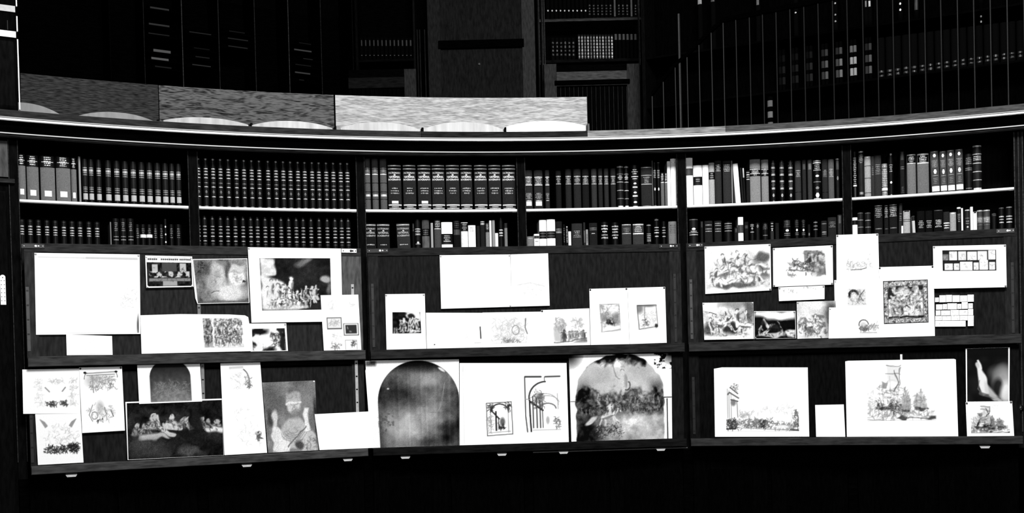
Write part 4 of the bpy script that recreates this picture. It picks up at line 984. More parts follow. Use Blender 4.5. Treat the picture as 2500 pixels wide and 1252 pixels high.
c.line([(226, 916), (228, 958)], 1.6, .4); c.scrib(212, 918, 286, 950, 110, .5, 1.3, .7, 9); c.ell(224, 930, 16, 14, .78, .4, 1); c.ell(250, 925, 30, 10, .8, .4, 1)
c.arc(228, 1014, 8, 9, 0, 6.3, 1.5, .55); c.line([(224, 988), (214, 1012), (222, 1028)], 1.5, .5); c.line([(254, 995), (258, 1012)], 2, .4); c.scrib(212, 988, 280, 1026, 60, .75, 1.3, .7, 9); c.line([(270, 1002), (276, 1018)], 2.5, .45); c.ell(243, 995, 9, 14, .75, .5, 1); c.scrib(230, 1024, 250, 1030, 16, .35, 1.3, .7, 5)
sheet(0, [(193, 897), (297.7, 894.7), (305, 1050.7), (200.7, 1057)], 'white sheet with two sketches one above the other, beside the faint notes', 'drawing', c, None, 'TL TR', 2, pin_g=.05)
c = Cv(90, 1012, 204, 1130, 1.0, 13)
for sx, x in ((1, 112), (-1, 180)):
    for k in range(9): c.line([(x - sx * 11 + k * 1.4 * sx, 1025 + k * .8), (x + sx * (1 + k * .7), 1044 - k * .5)], 2.0, .62, .6)
c.scrib(125, 1035, 175, 1055, 20, .88, 1.2, .6); c.scrib(105, 1050, 195, 1085, 60, .85, 1.2, .6); c.scrib(105, 1086, 195, 1104, 210, .2, 1.4, .8, 6); c.scrib(172, 1082, 194, 1104, 90, .15, 1.4, .8, 6)
sheet(0, [(86, 1010.7), (197, 1009), (204, 1128.7), (92.8, 1135)], 'white drawing with feathered wings and dark ragged foot, lower left corner', 'drawing', c, None, '', 3)
def arch_mask(c, x0, x1, ytop, yspr, ybot):
    cx = (x0 + x1) / 2; rx = (x1 - x0) / 2; ry = yspr - ytop
    d = np.sqrt(((c.X - cx) / rx) ** 2 + ((c.Y - yspr) / ry) ** 2)
    m = np.where(c.Y < yspr, np.clip((1 - d) * rx / 1.6 + .5, 0, 1), c.rect(x0, yspr - 50, x1, ybot + 50))
    return m * c.rect(x0 - 2, ytop - 5, x1 + 2, ybot)
c = Cv(335, 885, 492, 983, 1.0, 14)
ins = .12 + .45 * np.clip((c.Y - 890) / 90, 0, 1) * (.6 + .8 * c.fbm(8)) * np.clip(1.25 - np.abs(c.X - 418) / 120, 0, 1)
c.mix(arch_mask(c, 364, 466, 877, 920, 980), 0); c.a = c.a + arch_mask(c, 364, 466, 877, 920, 980) * ins
c.scrib(370, 930, 462, 974, 150, .62, 1.3, .5, 7)
sheet(0, [(334.6, 886), (488, 884), (493.5, 979.7), (339.7, 986)], 'photograph of a round-arched dark panel with wide white margins, left lower board', 'photograph', c, None, '', 3)
c = Cv(309, 985, 545, 1122, .11, 15)
c.noise(40, .05).noise(9, .04).noise(3.5, .03); c.blot(.3, 0, 45, .42, .2, .5, 9)
def bust(x, y, s, v):
    c.pgon([(x - s, y), (x - s * .55, y - s * .9), (x + s * .5, y - s * .9), (x + s, y)], v, .9, s * .25); c.ell(x, y - s * 1.3, s * .42, s * .5, v, .95, .3); c.arc(x, y - s * 1.4, s * .45, s * .4, 0, 3.14, s * .2, .15, .8); c.scrib(x - s * .8, y - s * .9, x + s * .8, y, int(s), .15, 1.5, .7, s * .6)
for x, y, s, v in ((333, 1062, 17, .8), (352, 1060, 14, .7), (372, 1052, 24, .85), (398, 1060, 13, .75), (420, 1050, 20, .92), (446, 1048, 15, .7), (492, 1052, 17, .8), (512, 1056, 14, .7), (530, 1056, 15, .8)): bust(x, y, s, v)
c.pgon([(338, 1062), (400, 1060), (412, 1074), (336, 1076)], .92, .85, 5); c.line([(386, 1046), (384, 1018)], 7, .95, .9); c.line([(392, 1050), (420, 1068)], 10, .95, .85); c.line([(400, 1044), (436, 1050)], 9, .92, .85); c.pgon([(492, 1052), (545, 1052), (545, 1062), (500, 1060)], .97, .95, 4)
c.line([(455, 1030), (468, 1058)], 8, .9, .85); c.ell(478, 1046, 15, 30, .13, .95, .6); c.ell(455, 1062, 30, 9, .1, .9, .5); c.ell(362, 1096, 40, 22, .36, .65, .9); c.ell(330, 1085, 14, 30, .28, .6, 1); c.ell(455, 1108, 26, 13, .42, .75, .8); c.scrib(320, 1075, 420, 1118, 90, .2, 1.6, .5, 8); c.scrib(435, 1098, 480, 1116, 40, .25, 1.5, .6, 6)
c.scrib(330, 1020, 545, 1062, 90, .08, 1.4, .7, 7); c.warp(11, 5); c.grain(.06)
sheet(0, [(306, 981), (541.5, 972.6), (546.7, 1111), (311.7, 1122.6)], 'wide dark photograph with pale lit group, centre of left lower board', 'photograph', c, [(309.5, 984), (541.2, 976), (546, 1110.5), (313.5, 1121.5)], '', 2)
c = Cv(539, 884, 650, 1108, 1.0, 16)
c.fill(562, 893, 602, 899, .86, .8); c.arc(590, 930, 26, 32, -.4, 1.1, 3, .35, .8); c.scrib(606, 920, 620, 950, 40, .35, 1.3, .7, 6); c.scrib(565, 900, 606, 948, 50, .86, 1.2, .6); c.fill(606, 895, 640, 945, .9, .3, 8); c.scrib(580, 1035, 640, 1090, 40, .9, 1.2, .6); c.scrib(624, 1054, 640, 1076, 45, .35, 1.3, .8, 6); c.scrib(560, 998, 620, 1040, 14, .88, 1.2, .6)
sheet(0, [(538, 887), (635, 882), (652, 1105), (548, 1111)], 'tall white sheet with faint arched sketch between two photographs', 'drawing', c, None, '', 4)
c = Cv(641, 930, 777, 1103, .52, 17)
c.noise(50, .14).noise(14, .06).noise(4, .04); c.ell(660, 962, 26, 40, .36, .6, 1); c.ell(757, 970, 20, 40, .62, .5, 1); c.pgon([(668, 1098), (684, 1035), (700, 1020), (732, 1020), (744, 1040), (750, 1098)], .84, .9, 5); c.ell(717, 992, 17, 22, .9, .95, .35); c.pgon([(699, 985), (702, 958), (737, 958), (736, 985)], .78, .85, 5); c.line([(700, 984), (736, 984)], 5, .95, .9); c.ell(719, 1008, 13, 9, .5, .7, .6); c.scrib(704, 958, 736, 980, 26, .6, 1.3, .6, 6); c.scrib(712, 986, 730, 1000, 14, .5, 1.3, .6, 5)
c.ell(664, 1024, 9, 24, .93, .9, .4, .1); c.pgon([(655, 1040), (672, 1040), (706, 1085), (700, 1103), (656, 1103)], .97, .9, 4); c.pgon([(742, 1000), (754, 1000), (758, 1050), (740, 1058)], .97, .95, 4); c.pgon([(735, 1060), (760, 1050), (777, 1075), (777, 1103), (730, 1103)], .9, .85, 5); c.ell(728, 1087, 12, 13, .22, .85, .5); c.ell(775, 1035, 6, 55, .12, .8, .7); c.ell(652, 1020, 7, 18, .2, .7, .8); c.line([(698, 1092), (745, 1040)], 2.4, .3, .85)
for k in range(5): c.arc(714, 1046, 14 + k * 5, 10 + k * 6, 3.4, 6.0, 1.5, .55, .6)
c.scrib(682, 1028, 736, 1085, 50, .6, 1.3, .6, 9); c.scrib(738, 1066, 776, 1100, 36, .4, 1.4, .6); c.warp(11, 4); c.grain(.07)
sheet(0, [(640.3, 933.8), (769, 928.5), (777.4, 1099), (654.8, 1105)], 'grey upright photograph of a pale robed bust shape', 'photograph', c, None, 'TR', 3, pin_g=.9)
sheet(0, [(768, 1010.8), (904, 1004), (912, 1093), (780, 1098.5)], 'blank white card at the right end of left lower board', 'card', None, None, '', 4)

# --- middle upper board
c = Cv(1076, 625, 1244, 750, 1.0, 21); c.scrib(1100, 650, 1170, 740, 45, .97, 1.2, .6); c.scrib(1120, 705, 1155, 720, 14, .93, 1.2, .6)
sheet(1, [(1073.4, 623), (1246, 621), (1248.5, 748.7), (1077, 753.8)], 'almost blank white sheet pinned near the top of middle upper board', 'drawing', c, None, 'TL TR BR', 0, .006)
c = Cv(1248, 620, 1340, 747, 1.0, 22); c.scrib(1256, 682, 1332, 732, 140, .88, 1.2, .6, 8); c.line([(1262, 695), (1295, 690), (1330, 700)], 1.4, .82)
sheet(1, [(1246.8, 621), (1338, 618.3), (1342, 746), (1248.7, 748.7)], 'narrower white sheet with pale crowd sketch, right of the blank sheet', 'drawing', c, None, '', 0, .008)
c = Cv(958, 762, 1028, 813, .1, 23); c.noise(6, .08); c.pgon([(990, 762), (1028, 762), (1028, 785), (1010, 783), (992, 776)], .97, .97, 3); c.ell(1004, 773, 9, 6, .12, .95, .4); c.ell(985, 766, 10, 4, .1, .9, .4); c.people(976, 1026, 806, 28, 8, .98, .1, .95, 3); c.people(960, 985, 812, 18, 4, .85, .08, .9, 2); c.ell(1012, 809, 15, 4, .98, .9, .5); c.scrib(960, 785, 1026, 812, 60, .05, 1.3, .7, 5); c.warp(8, 2)
sheet(1, [(940.5, 718), (1037, 716.8), (1041, 851), (943.8, 853.5)], 'upright white mount with small black landscape picture', 'print', c, [(958, 762), (1026, 761.5), (1028.5, 813), (958.5, 814)], 'TL TR', 2)
c = Cv(1042, 765, 1178, 848, 1.0, 24); c.line([(1171.5, 799), (1172.5, 826)], 3, .25); c.line([(1157, 837), (1172, 837)], 1.3, .75); c.scrib(1130, 815, 1145, 828, 10, .9, 1.2, .6); c.ell(1061, 839, 1.6, 1.6, .2)
sheet(1, [(1039.7, 763.3), (1178, 763.5), (1180, 848.6), (1042, 851)], 'mostly blank white sheet with one short dark upright stroke', 'drawing', c, None, '', 1)
c = Cv(1198, 775, 1292, 837, .96, 25); c.scrib(1198, 775, 1292, 837, 180, .8, 1.2, .6, 10); c.arc(1259, 806, 9, 11, 0, 6.3, 1.6, .6); c.line([(1285, 778), (1283, 800), (1288, 815)], 2.2, .4); c.scrib(1222, 828, 1270, 836, 50, .5, 1.2, .7, 7)
sheet(1, [(1178, 762.8), (1321, 760.6), (1325, 846), (1180, 848.6)], 'white sheet with a pale open-air figure drawing, beside the dark stroke', 'drawing', c, [(1198.6, 775), (1290, 774), (1292, 836), (1199, 838)], '', 1)
c = Cv(1350, 773, 1434, 839, .98, 26); c.scrib(1351, 774, 1382, 815, 100, .55, 1.2, .6, 7); c.scrib(1395, 774, 1428, 800, 60, .68, 1.2, .6, 6); c.fill(1352, 795, 1368, 832, .72, .6, 6); c.people(1366, 1392, 835, 26, 4, .75, .2, .9, 1); c.person(1376, 834, 30, .35, .2); c.people(1398, 1426, 832, 24, 4, .8, .35, .9, 2); c.person(1430, 836, 30, .5, .2); c.blot(.55, 0, 6, .5, .1, .7, 4, (1396, 806, 1412, 828)); c.line([(1351, 837), (1395, 834), (1434, 828)], 2.2, .35); c.pgon([(1400, 838), (1434, 828), (1434, 839)], .5, .8, 3); c.scrib(1385, 805, 1430, 832, 40, .5, 1.2, .6); c.warp(9, 2)
sheet(1, [(1321, 756.8), (1438.6, 752.5), (1441, 842.5), (1325, 846)], 'white sheet with grey garden scene drawing, next to the taller pair', 'drawing', c, [(1349.7, 774), (1431, 773), (1434, 836), (1352, 839)], 'TL', 2, pin_g=.05)
c = Cv(1463, 742, 1515, 811, .93, 27); c.scrib(1464, 743, 1514, 800, 150, .45, 1.3, .65, 8); c.ell(1498, 757, 12, 14, .98, .8, .7); c.ell(1472, 775, 9, 9, .55, .7, .9); c.ell(1504, 780, 9, 14, .5, .7, .9); c.scrib(1478, 783, 1498, 795, 40, .15, 1.4, .8, 6); c.ell(1489, 803, 22, 5, .96, .8, .8); c.line([(1463, 743), (1513, 741), (1515, 806), (1467, 811), (1463, 743)], 1.6, .6); c.warp(9, 2)
sheet(1, [(1438.6, 705), (1531.5, 702.6), (1537, 840), (1442, 843)], 'tall white mount with small busy sketch, left of the last pair', 'drawing', c, [(1463, 742), (1512.5, 741), (1516, 807), (1467, 811)], 'TL TR', 3, pin_g=.05)
c = Cv(1554, 743, 1607, 805, .95, 28); c.ell(1560, 752, 10, 12, .45, .8, .8); c.line([(1556, 745), (1604, 744)], 2.2, .3); c.line([(1555, 745), (1558, 804), (1605, 800)], 1.8, .4); c.line([(1604, 744), (1606, 800)], 1.6, .5); c.line([(1575, 748), (1573, 775), (1577, 795)], 1.8, .5); c.scrib(1568, 780, 1582, 798, 30, .4, 1.3, .7, 6); c.scrib(1558, 760, 1604, 800, 50, .8, 1.2, .6); c.ell(1602, 798, 4, 5, .15, .9, .6); c.ell(1585, 745, 18, 4, .35, .7, .9)
sheet(1, [(1532, 702.6), (1623.6, 700), (1627.7, 836.5), (1537.5, 840)], 'tall white mount with small curtain-like sketch, rightmost on middle upper board', 'drawing', c, [(1554, 744), (1604, 743), (1607.5, 801), (1557, 805)], 'TR', 3, pin_g=.05)

# --- middle lower board
c = Cv(892, 877, 1121, 1096, 1.0, 31)
m = arch_mask(c, 917, 1122, 878, 985, 1100)
n = c.fbm(50); n2 = c.fbm(14, 50); sv = vnoise(c.h, max(4, c.w), 5, 9); st_ = np.repeat(vnoise(1, c.w, 3.0, 77), c.h, 0) * .6 + vnoise(c.h, c.w, 9, 5) * .4
g2 = lambda x, y, sx, sy: np.exp(-((c.X - x) / sx) ** 2 - ((c.Y - y) / sy) ** 2)
ins = .40 + .40 * g2(985, 1045, 62, 48) + .30 * g2(1040, 925, 55, 22) + .22 * g2(1055, 1010, 30, 45) - .22 * g2(950, 965, 45, 26) - .30 * g2(1090, 1055, 24, 32) - .2 * np.clip((c.X - 1098) / 24, 0, 1) - .22 * g2(1045, 1085, 40, 14) - .15 * np.clip((935 - c.X) / 18, 0, 1)
ins = ins + .34 * (n - .5) + .20 * (n2 - .5) + .14 * (st_ - .5); ins = ins * np.clip((c.Y - 880 - 8 * n2) / 28, .08, 1)  # last factor paints the ledge's shade across the picture top
c.mix(m, 0); c.a = c.a + m * np.clip(ins, .06, .84)
c.ell(1078, 902, 10, 3, .97, .95, .5, .6); c.line([(1085, 935), (1072, 1000), (1040, 1040)], 1.4, .8, .4); c.line([(1062, 981), (1088, 981)], 1.3, .25, .5); c.line([(1045, 1010), (1090, 1011)], 1.2, .3, .4); c.line([(1084, 945), (1078, 985)], 1.4, .75, .5); c.arc(1031, 990, 5, 6, 0, 6.3, 1.2, .4, .6); c.ell(944, 948, 3, 2, .9, .9, .5); c.line([(1034, 1000), (1035, 1030)], 1.3, .45, .5)
c.blot(.25, 0, 7, .4, .1, .5, 12, (915, 1010, 955, 1060)); c.fill(892, 877, 917, 890, .05, .7, 6); c.grain(.05)  # dark top left corner is painted ledge shade too
sheet(1, [(897, 886), (906, 880), (1120.5, 877), (1121.7, 1087.6), (906, 1096), (892, 905)], 'large photograph of a mottled round-arched panel, left on middle lower board', 'photograph', c, [(892, 881), (1120.3, 877.2), (1121.5, 1087), (905, 1096)], '', 1)
c = Cv(1122, 886, 1387, 1084, 1.0, 32)
c.line([(1130, 892), (1133, 1080)], 1.3, .93); c.fill(1126, 894, 1138, 908, .93, .6)
c.line([(1187, 984), (1248, 981), (1251, 1060), (1189, 1063), (1187, 984)], 1.7, .3); c.arc(1219, 1006, 22, 20, 0, 3.14, 3.2, .3); c.scrib(1189, 986, 1205, 1003, 30, .2, 1.5, .8, 6); c.scrib(1234, 984, 1247, 1003, 25, .2, 1.5, .8, 6); c.line([(1200, 1003), (1218, 1022)], 3.5, .15); c.line([(1210, 1005), (1211, 1050)], 4, .2); c.line([(1216, 1022), (1217, 1048)], 2, .3); c.ell(1226, 1030, 6, 10, .3, .8, .7); c.scrib(1216, 1035, 1234, 1050, 30, .15, 1.4, .8, 5); c.line([(1197, 1005), (1198, 1055)], 1.3, .55); c.line([(1240, 1005), (1241, 1055)], 1.3, .55); c.scrib(1190, 1010, 1200, 1058, 30, .6, 1.2, .6); c.line([(1192, 1056), (1246, 1053)], 1.2, .6)
c.line([(1283, 920), (1322, 920)], 4.5, .3); c.line([(1333, 920), (1369, 919)], 4, .35); c.line([(1331, 921), (1331, 932)], 2, .4)
c.line([(1282, 922), (1283, 1016), (1287, 1056)], 2.6, .25); c.arc(1334, 972, 42, 40, 1.6, 3.3, 3.8, .3); c.line([(1293, 975), (1294, 1016), (1296, 1055)], 3.6, .1); c.arc(1334, 990, 30, 28, 0, 3.1, 1.6, .7); c.arc(1336, 985, 30, 18, .1, 3, 1.4, .65); c.arc(1338, 1000, 20, 14, .1, 3, 3, .5); c.line([(1296, 982), (1325, 1003)], 5, .2); c.ell(1318, 972, 10, 10, .45, .7, .9, .6)
for x in (1301, 1310, 1318, 1324): c.line([(x, 968 + (x - 1300) * .6), (x + 1, 1046)], 3.0 if x < 1320 else 2, .3)
c.line([(1283, 975), (1293, 976)], 2, .7); c.line([(1362, 962), (1363, 1000)], 1.5, .7); c.scrib(1300, 955, 1330, 1000, 60, .35, 1.4, .7, 8); c.scrib(1353, 1020, 1366, 1050, 40, .4, 1.3, .7, 5); c.ell(1337, 1028, 4, 9, .7, .7, .7); c.line([(1300, 1052), (1368, 1052)], 1.2, .75)
sheet(1, [(1122, 886), (1383, 886), (1388.7, 1079), (1122.6, 1088)], 'large white sheet with two line drawings of arched buildings, between the arched photographs', 'drawing', c, None, '', 2)
c = Cv(1389, 864, 1641, 1078, 1.0, 33)
m = arch_mask(c, 1403, 1622, 863, 962, 1080)
n = c.fbm(42); n2 = c.fbm(13, 60); n3 = c.fbm(7, 90)
g2 = lambda x, y, sx, sy: np.exp(-((c.X - x) / sx) ** 2 - ((c.Y - y) / sy) ** 2)
ins = .80 + .34 * (n - .5); ins = ins - .9 * np.clip(1 - (c.Y - 872 - 24 * (n2 - .5) * 2 + .002 * (c.X - 1510) ** 2 * 0) / 22, 0, 1) - .5 * g2(1420, 960, 22, 24) - .35 * g2(1605, 945, 18, 20)  # dark top band is the ledge's shade painted into the picture
ins = ins + .25 * g2(1500, 885, 35, 12)
dk = np.clip((c.Y - 948 + 26 * (n2 - .5) * 2) / 16, 0, 1) * np.clip((1030 - c.Y) / 26, 0, 1)
ins = ins - dk * (.40 + .8 * (n3 - .5)) - .6 * g2(1425, 1040, 34, 42) - .5 * np.clip((1470 - c.X) / 50, 0, 1) * np.clip((c.Y - 1050) / 16, 0, 1)
low = np.clip((c.Y - 1005) / 20, 0, 1); ins = ins * (1 - low) + low * (ins * .6 + .22 + .5 * (n2 - .5) + .22 * g2(1560, 1030, 60, 40) - .3 * g2(1440, 1050, 50, 30))
c.mix(m, 0); c.a = c.a + m * np.clip(ins, .05, .97)
c.person(1524, 962, 60, .9, .4, .55); c.line([(1493, 890), (1503, 917), (1514, 924)], 1.5, .5); c.arc(1530, 943, 9, 10, -2.2, 1.3, 2.6, .3)
c.people(1450, 1480, 990, 26, 3, .8, .15, .85, 4); c.people(1530, 1615, 990, 22, 7, .7, .15, .7, 6); c.horse(1482, 1040, 40, .97, .25, 1, .8); c.ell(1487, 998, 8, 12, .97, .9, .5); c.ell(1440, 1028, 18, 6, .95, .9, .5, -.6); c.warp(10, 3); c.people(1415, 1610, 1010, 16, 22, .55, .1, .7, 6)
c.scrib(1440, 965, 1618, 1010, 110, .12, 1.4, .5, 8); c.scrib(1445, 1035, 1520, 1072, 120, .1, 1.3, .6, 6); c.scrib(1450, 1030, 1540, 1074, 90, .85, 1.2, .5, 5)
c.line([(1629, 978), (1630, 1078)], 2.6, .05); c.line([(1622, 974), (1640, 974)], 2.4, .1); c.line([(1390, 979), (1403, 979)], 1.6, .3)
c.blot(.03, 0, 8, .5, .08, 1.0, 7, (1598, 860, 1645, 902)); c.grain(.05)
c.mix(np.clip(1.1 - np.hypot(c.X - 1389, c.Y - 864) / 34, 0, 1), .02); c.mix(np.clip(1.1 - np.hypot(c.X - 1641, c.Y - 862) / 30, 0, 1), .02)  # both top corners darkened as painted ledge shade
sheet(1, [(1388.7, 867), (1639, 862), (1641, 1070), (1395, 1078)], 'large photograph of an arched panel with pale sky and horse-like patch', 'photograph', c, None, '', 3)

# --- right upper board
def battle(c, k, x0, y0, x1, y1, dk=.3, n=150):
    w, h = x1 - x0, y1 - y0
    c.blot(.62, 0, w * .16, .55, .18, .7, k); c.blot(.35, 0, w * .11, .40, .12, .8, k + 20)
    for i in range(7):
        c.ell(x0 + w * c.rs.uniform(.1, .9), y0 + h * c.rs.uniform(.35, .8), w * .09, h * .11, .98, .85, .7, c.rs.uniform(-1, 1))
    c.scrib(x0 + 3, y0 + h * .15, x1 - 3, y1 - 4, n, dk, 1.5, .6, 10)
c = Cv(1722, 601, 1881, 713, .93, 41)
c.noise(30, .08).noise(9, .06); c.ell(1862, 632, 20, 13, .3, .85, .6, -.5); c.blot(.3, 0, 12, .42, .12, .7, 3, (1740, 640, 1878, 700)); c.ell(1858, 660, 30, 5, .35, .7, .8); c.ell(1860, 680, 26, 7, .5, .7, .8); c.ell(1790, 699, 58, 6, .32, .85, .7)
c.horse(1775, 700, 62, .95, .35, 1); c.horse(1835, 690, 50, .97, .3, -1); c.horse(1805, 672, 46, .9, .3, 1)
for x, y, h_ in ((1768, 655, 34), (1800, 648, 36), (1820, 655, 34), (1745, 690, 40), (1850, 700, 36), (1738, 700, 30)): c.person(x, y, h_, .92, .22)
c.scrib(1735, 620, 1872, 702, 120, .3, 1.5, .55, 10); c.fill(1722, 601, 1881, 611, .98, .9, 6); c.fill(1722, 601, 1734, 713, .96, .7, 8); c.fill(1722, 706, 1881, 713, .96, .8, 4); c.warp(11, 5); c.grain(.06)
sheet(2, [(1720, 602), (1881, 595.5), (1883, 708.5), (1722, 717.4)], 'large soft grey print of a tangled horse fight, top left of right board', 'print', c, [(1722.5, 604), (1879, 598), (1880.5, 706), (1724.5, 714)], 'TL TR BR', 0, pin_g=.5)
c = Cv(1918, 611, 2018, 677, .99, 42)
c.ell(1997, 642, 22, 28, .66, .8, .8); c.blot(.45, 0, 11, .46, .12, .8, 4, (1965, 612, 2018, 674)); c.horse(1950, 664, 32, .97, .25, -1); c.horse(1985, 660, 36, .85, .2, 1); c.person(1978, 650, 32, .9, .2); c.person(1935, 662, 26, .95, .3); c.person(2000, 650, 28, .8, .25)
c.scrib(1922, 632, 1990, 662, 90, .25, 1.3, .7, 8); c.scrib(1965, 615, 2016, 668, 130, .3, 1.3, .6, 8); c.ell(1979, 634, 7, 6, .15, .8, .6); c.line([(1925, 660), (1990, 661)], 1.8, .4); c.scrib(1922, 668, 1942, 676, 25, .5, 1.3, .7, 6); c.ell(2008, 664, 12, 7, .4, .7, .8); c.warp(9, 3)
sheet(2, [(1887, 605.7), (2032.7, 598.6), (2034, 694.4), (1887.7, 700)], 'white sheet with animal fight sketch, second along top of right board', 'drawing', c, [(1917, 612), (2014, 610), (2017, 675), (1919, 678)], 'TL TR BR BL', 1, pin_g=.5)
c = Cv(2064, 613, 2131, 662, 1.0, 43); c.scrib(2066, 636, 2090, 658, 45, .7, 1.2, .7, 7); c.scrib(2085, 640, 2130, 658, 45, .75, 1.2, .7, 7); c.scrib(2110, 618, 2131, 640, 16, .82, 1.2, .7); c.line([(2078, 659), (2100, 659), (2115, 655)], 2.2, .45)
sheet(2, [(2041.7, 573.5), (2144, 570), (2147, 690), (2042.5, 690)], 'tall white sheet rising above the board top, faint small sketch', 'drawing', c, [(2064, 614), (2130, 612), (2131, 660), (2066, 662)], 'TL TR', 2, pin_g=.4)
c = Cv(2068, 704, 2116, 745, .92, 44); c.arc(2084, 719, 11, 10, .2, 3.6, 6, .15); c.scrib(2069, 706, 2115, 744, 80, .5, 1.3, .6, 8); c.ell(2085, 725, 9, 8, .95, .8, .6); c.line([(2102, 720), (2112, 708)], 2, .4); c.line([(2096, 732), (2100, 722), (2108, 735)], 2.2, .4)
sheet(2, [(2036.6, 684), (2152, 680), (2155, 752), (2038, 754)], 'white sheet with small round dark animal-head sketch, below the tall sheet', 'drawing', c, [(2068.6, 705), (2113.5, 704), (2115, 744), (2070, 745)], 'TL', 3, pin_g=.9)
c = Cv(2093, 777, 2147, 815, .99, 45); c.arc(2108, 792, 12, 12, 0, 3.4, 2.4, .4); c.scrib(2095, 795, 2122, 808, 70, .35, 1.3, .7, 6); c.line([(2125, 805), (2136, 790)], 2, .5); c.scrib(2122, 790, 2146, 806, 30, .65, 1.2, .7); c.line([(2098, 812), (2140, 814)], 1.5, .6); c.ell(2107, 793, 9, 8, .8, .5, .8)
sheet(2, [(2024, 750.6), (2155, 750), (2158.5, 823.5), (2023, 826)], 'white sheet standing on the ledge with a pale curled sketch', 'drawing', c, [(2093.6, 778), (2145, 777), (2147, 812), (2095, 815)], 'TL', 4, pin_g=.9)
c = Cv(2156, 684, 2266, 790, .78, 46)
c.noise(5, .25).noise(12, .1); c.blot(.1, 0, 13, .47, .1, .9, 3, (2168, 698, 2254, 730)); c.ell(2207, 714, 20, 12, .95, .9, .45); c.blot(.95, 0, 9, .5, .1, .8, 8, (2175, 722, 2250, 765)); c.people(2170, 2200, 774, 40, 3, .9, .2, .9, 2); c.people(2232, 2252, 772, 36, 2, .85, .2, .9, 2); c.people(2195, 2240, 745, 16, 6, .9, .3, .8, 4); c.line([(2170, 775), (2255, 773)], 5, .1); c.pgon([(2205, 772), (2225, 758), (2246, 756), (2240, 772)], .95, .9, 2); c.scrib(2170, 700, 2252, 772, 120, .15, 1.3, .6, 6)
c.warp(9, 3)
for t_ in ((2156, 684, 2266, 697), (2156, 684, 2167, 790), (2255, 684, 2266, 790), (2156, 777, 2266, 790)):
    c.fill(*t_, .7, .6, 2); c.scrib(t_[0] + 1, t_[1] + 1, t_[2] - 1, t_[3] - 1, 75, .25, 1.4, .7, 5); c.scrib(t_[0] + 1, t_[1] + 1, t_[2] - 1, t_[3] - 1, 40, .97, 1.4, .7, 4)
c.line([(2157, 685), (2265, 685), (2265, 789), (2157, 789), (2157, 685)], 2.0, .1); c.line([(2167, 698), (2254, 697), (2255, 777), (2168, 778), (2167, 698)], 1.3, .3); c.grain(.1)
sheet(2, [(2145, 652), (2279.4, 648.4), (2282.5, 821), (2158.5, 824)], 'large white mount with a square patterned tapestry-like picture', 'print', c, [(2155.5, 686), (2265, 682), (2267, 787), (2158, 791)], 'TL TR', 5, pin_g=.1)
c = Cv(2301, 610, 2432, 661, .14, 47)
for x0, y0, x1, y1, v in ((2302, 620, 2316, 635, .5), (2318, 613, 2337, 635, .96), (2340, 613, 2359, 635, .93), (2362, 614, 2385, 635, .97), (2387, 613, 2410, 635, .97), (2413, 611, 2430, 634, .98),
                          (2306, 643, 2326, 659, .98), (2329, 643, 2342, 659, .98), (2344, 639, 2374, 660, .98), (2377, 641, 2389, 659, .97), (2391, 635, 2412, 659, .98), (2415, 640, 2429, 659, .97)):
    c.fill(x0, y0, x1, y1, v, 1, 1.2); c.scrib(x0 + 3, y0 + 4, x1 - 3, y1 - 3, 7, .7, 1.1, .6, 6)
sheet(2, [(2277.6, 601), (2455.8, 596.8), (2457.8, 700.8), (2279.4, 704.6)], 'wide white mount with two rows of small rectangles on black', 'print', c, [(2300.4, 611), (2431.5, 609.5), (2432.5, 660), (2301.5, 661)], 'TL TR BR', 6, pin_g=.6)
cards = [(1028, 690, 1065, 733), (1070, 668, 1130, 735), (1133, 665, 1190, 733), (1195, 668, 1263, 733), (1267, 670, 1335, 730), (1338, 662, 1398, 730),
         (1038, 755, 1098, 805), (1102, 752, 1142, 803), (1146, 745, 1236, 803), (1240, 750, 1278, 800), (1282, 733, 1340, 798), (1345, 745, 1388, 795),
         (1035, 812, 1080, 860), (1085, 812, 1172, 860), (1176, 808, 1255, 860), (1258, 808, 1340, 858), (1343, 799, 1392, 859),
         (1030, 865, 1094, 909), (1097, 865, 1180, 909), (1183, 862, 1262, 908), (1265, 861, 1339, 908), (1341, 862, 1397, 962), (1030, 912, 1320, 967)]
rn = [6, 6, 5, 5, 1]; k = 0
for r_, cnt in enumerate(rn):
    for q in range(cnt):
        x0, y0, x1, y1 = cards[k]; k += 1
        f = lambda x, y: (2020 + x / 3.9125, 550 + y / 3.9125)
        c = Cv(0, 0, max(10, (x1 - x0) / 3.9), max(10, (y1 - y0) / 3.9), .99, 60 + k)
        c.scrib(2, 2, c.x1 - 2, c.y1 - 2, 5, .85, 1.1, .6, 5)
        lb = 'small white card, %s from left in %s row of the card cluster' % (ORD[q], ORD[r_])
        if k == 23: lb = 'long white card strip along the bottom of the card cluster'
        sheet(2, [f(x0, y0), f(x1, y0 - 1), f(x1, y1 - 1), f(x0, y1)], lb, 'card', c, None, '', 0 if k != 22 else 1, group='small cards at the right of the right board')
c = Cv(1902, 700, 2013, 733, 1.0, 48); c.scrib(1910, 704, 1950, 716, 12, .6, 1.2, .6, 4); c.scrib(1955, 702, 2005, 708, 10, .6, 1.2, .6, 4)
sheet(2, [(1900.5, 701.3), (2013, 697), (2013, 730), (1901.8, 735)], 'narrow white caption strip under the animal fight sketch', 'card', c, None, 'TL TR', 2, pin_g=.6)
c = Cv(1715, 738, 1841, 829, .9, 49)
c.noise(25, .1).noise(8, .07); c.ell(1800, 744, 44, 9, .55, .7, .9); c.ell(1832, 762, 13, 28, .3, .75, .8); c.ell(1786, 802, 18, 16, .12, .9, .5); c.ell(1728, 805, 14, 13, .25, .75, .8)
c.horse(1762, 818, 48, .95, .25, 1); c.horse(1820, 818, 42, .97, .2, -1)
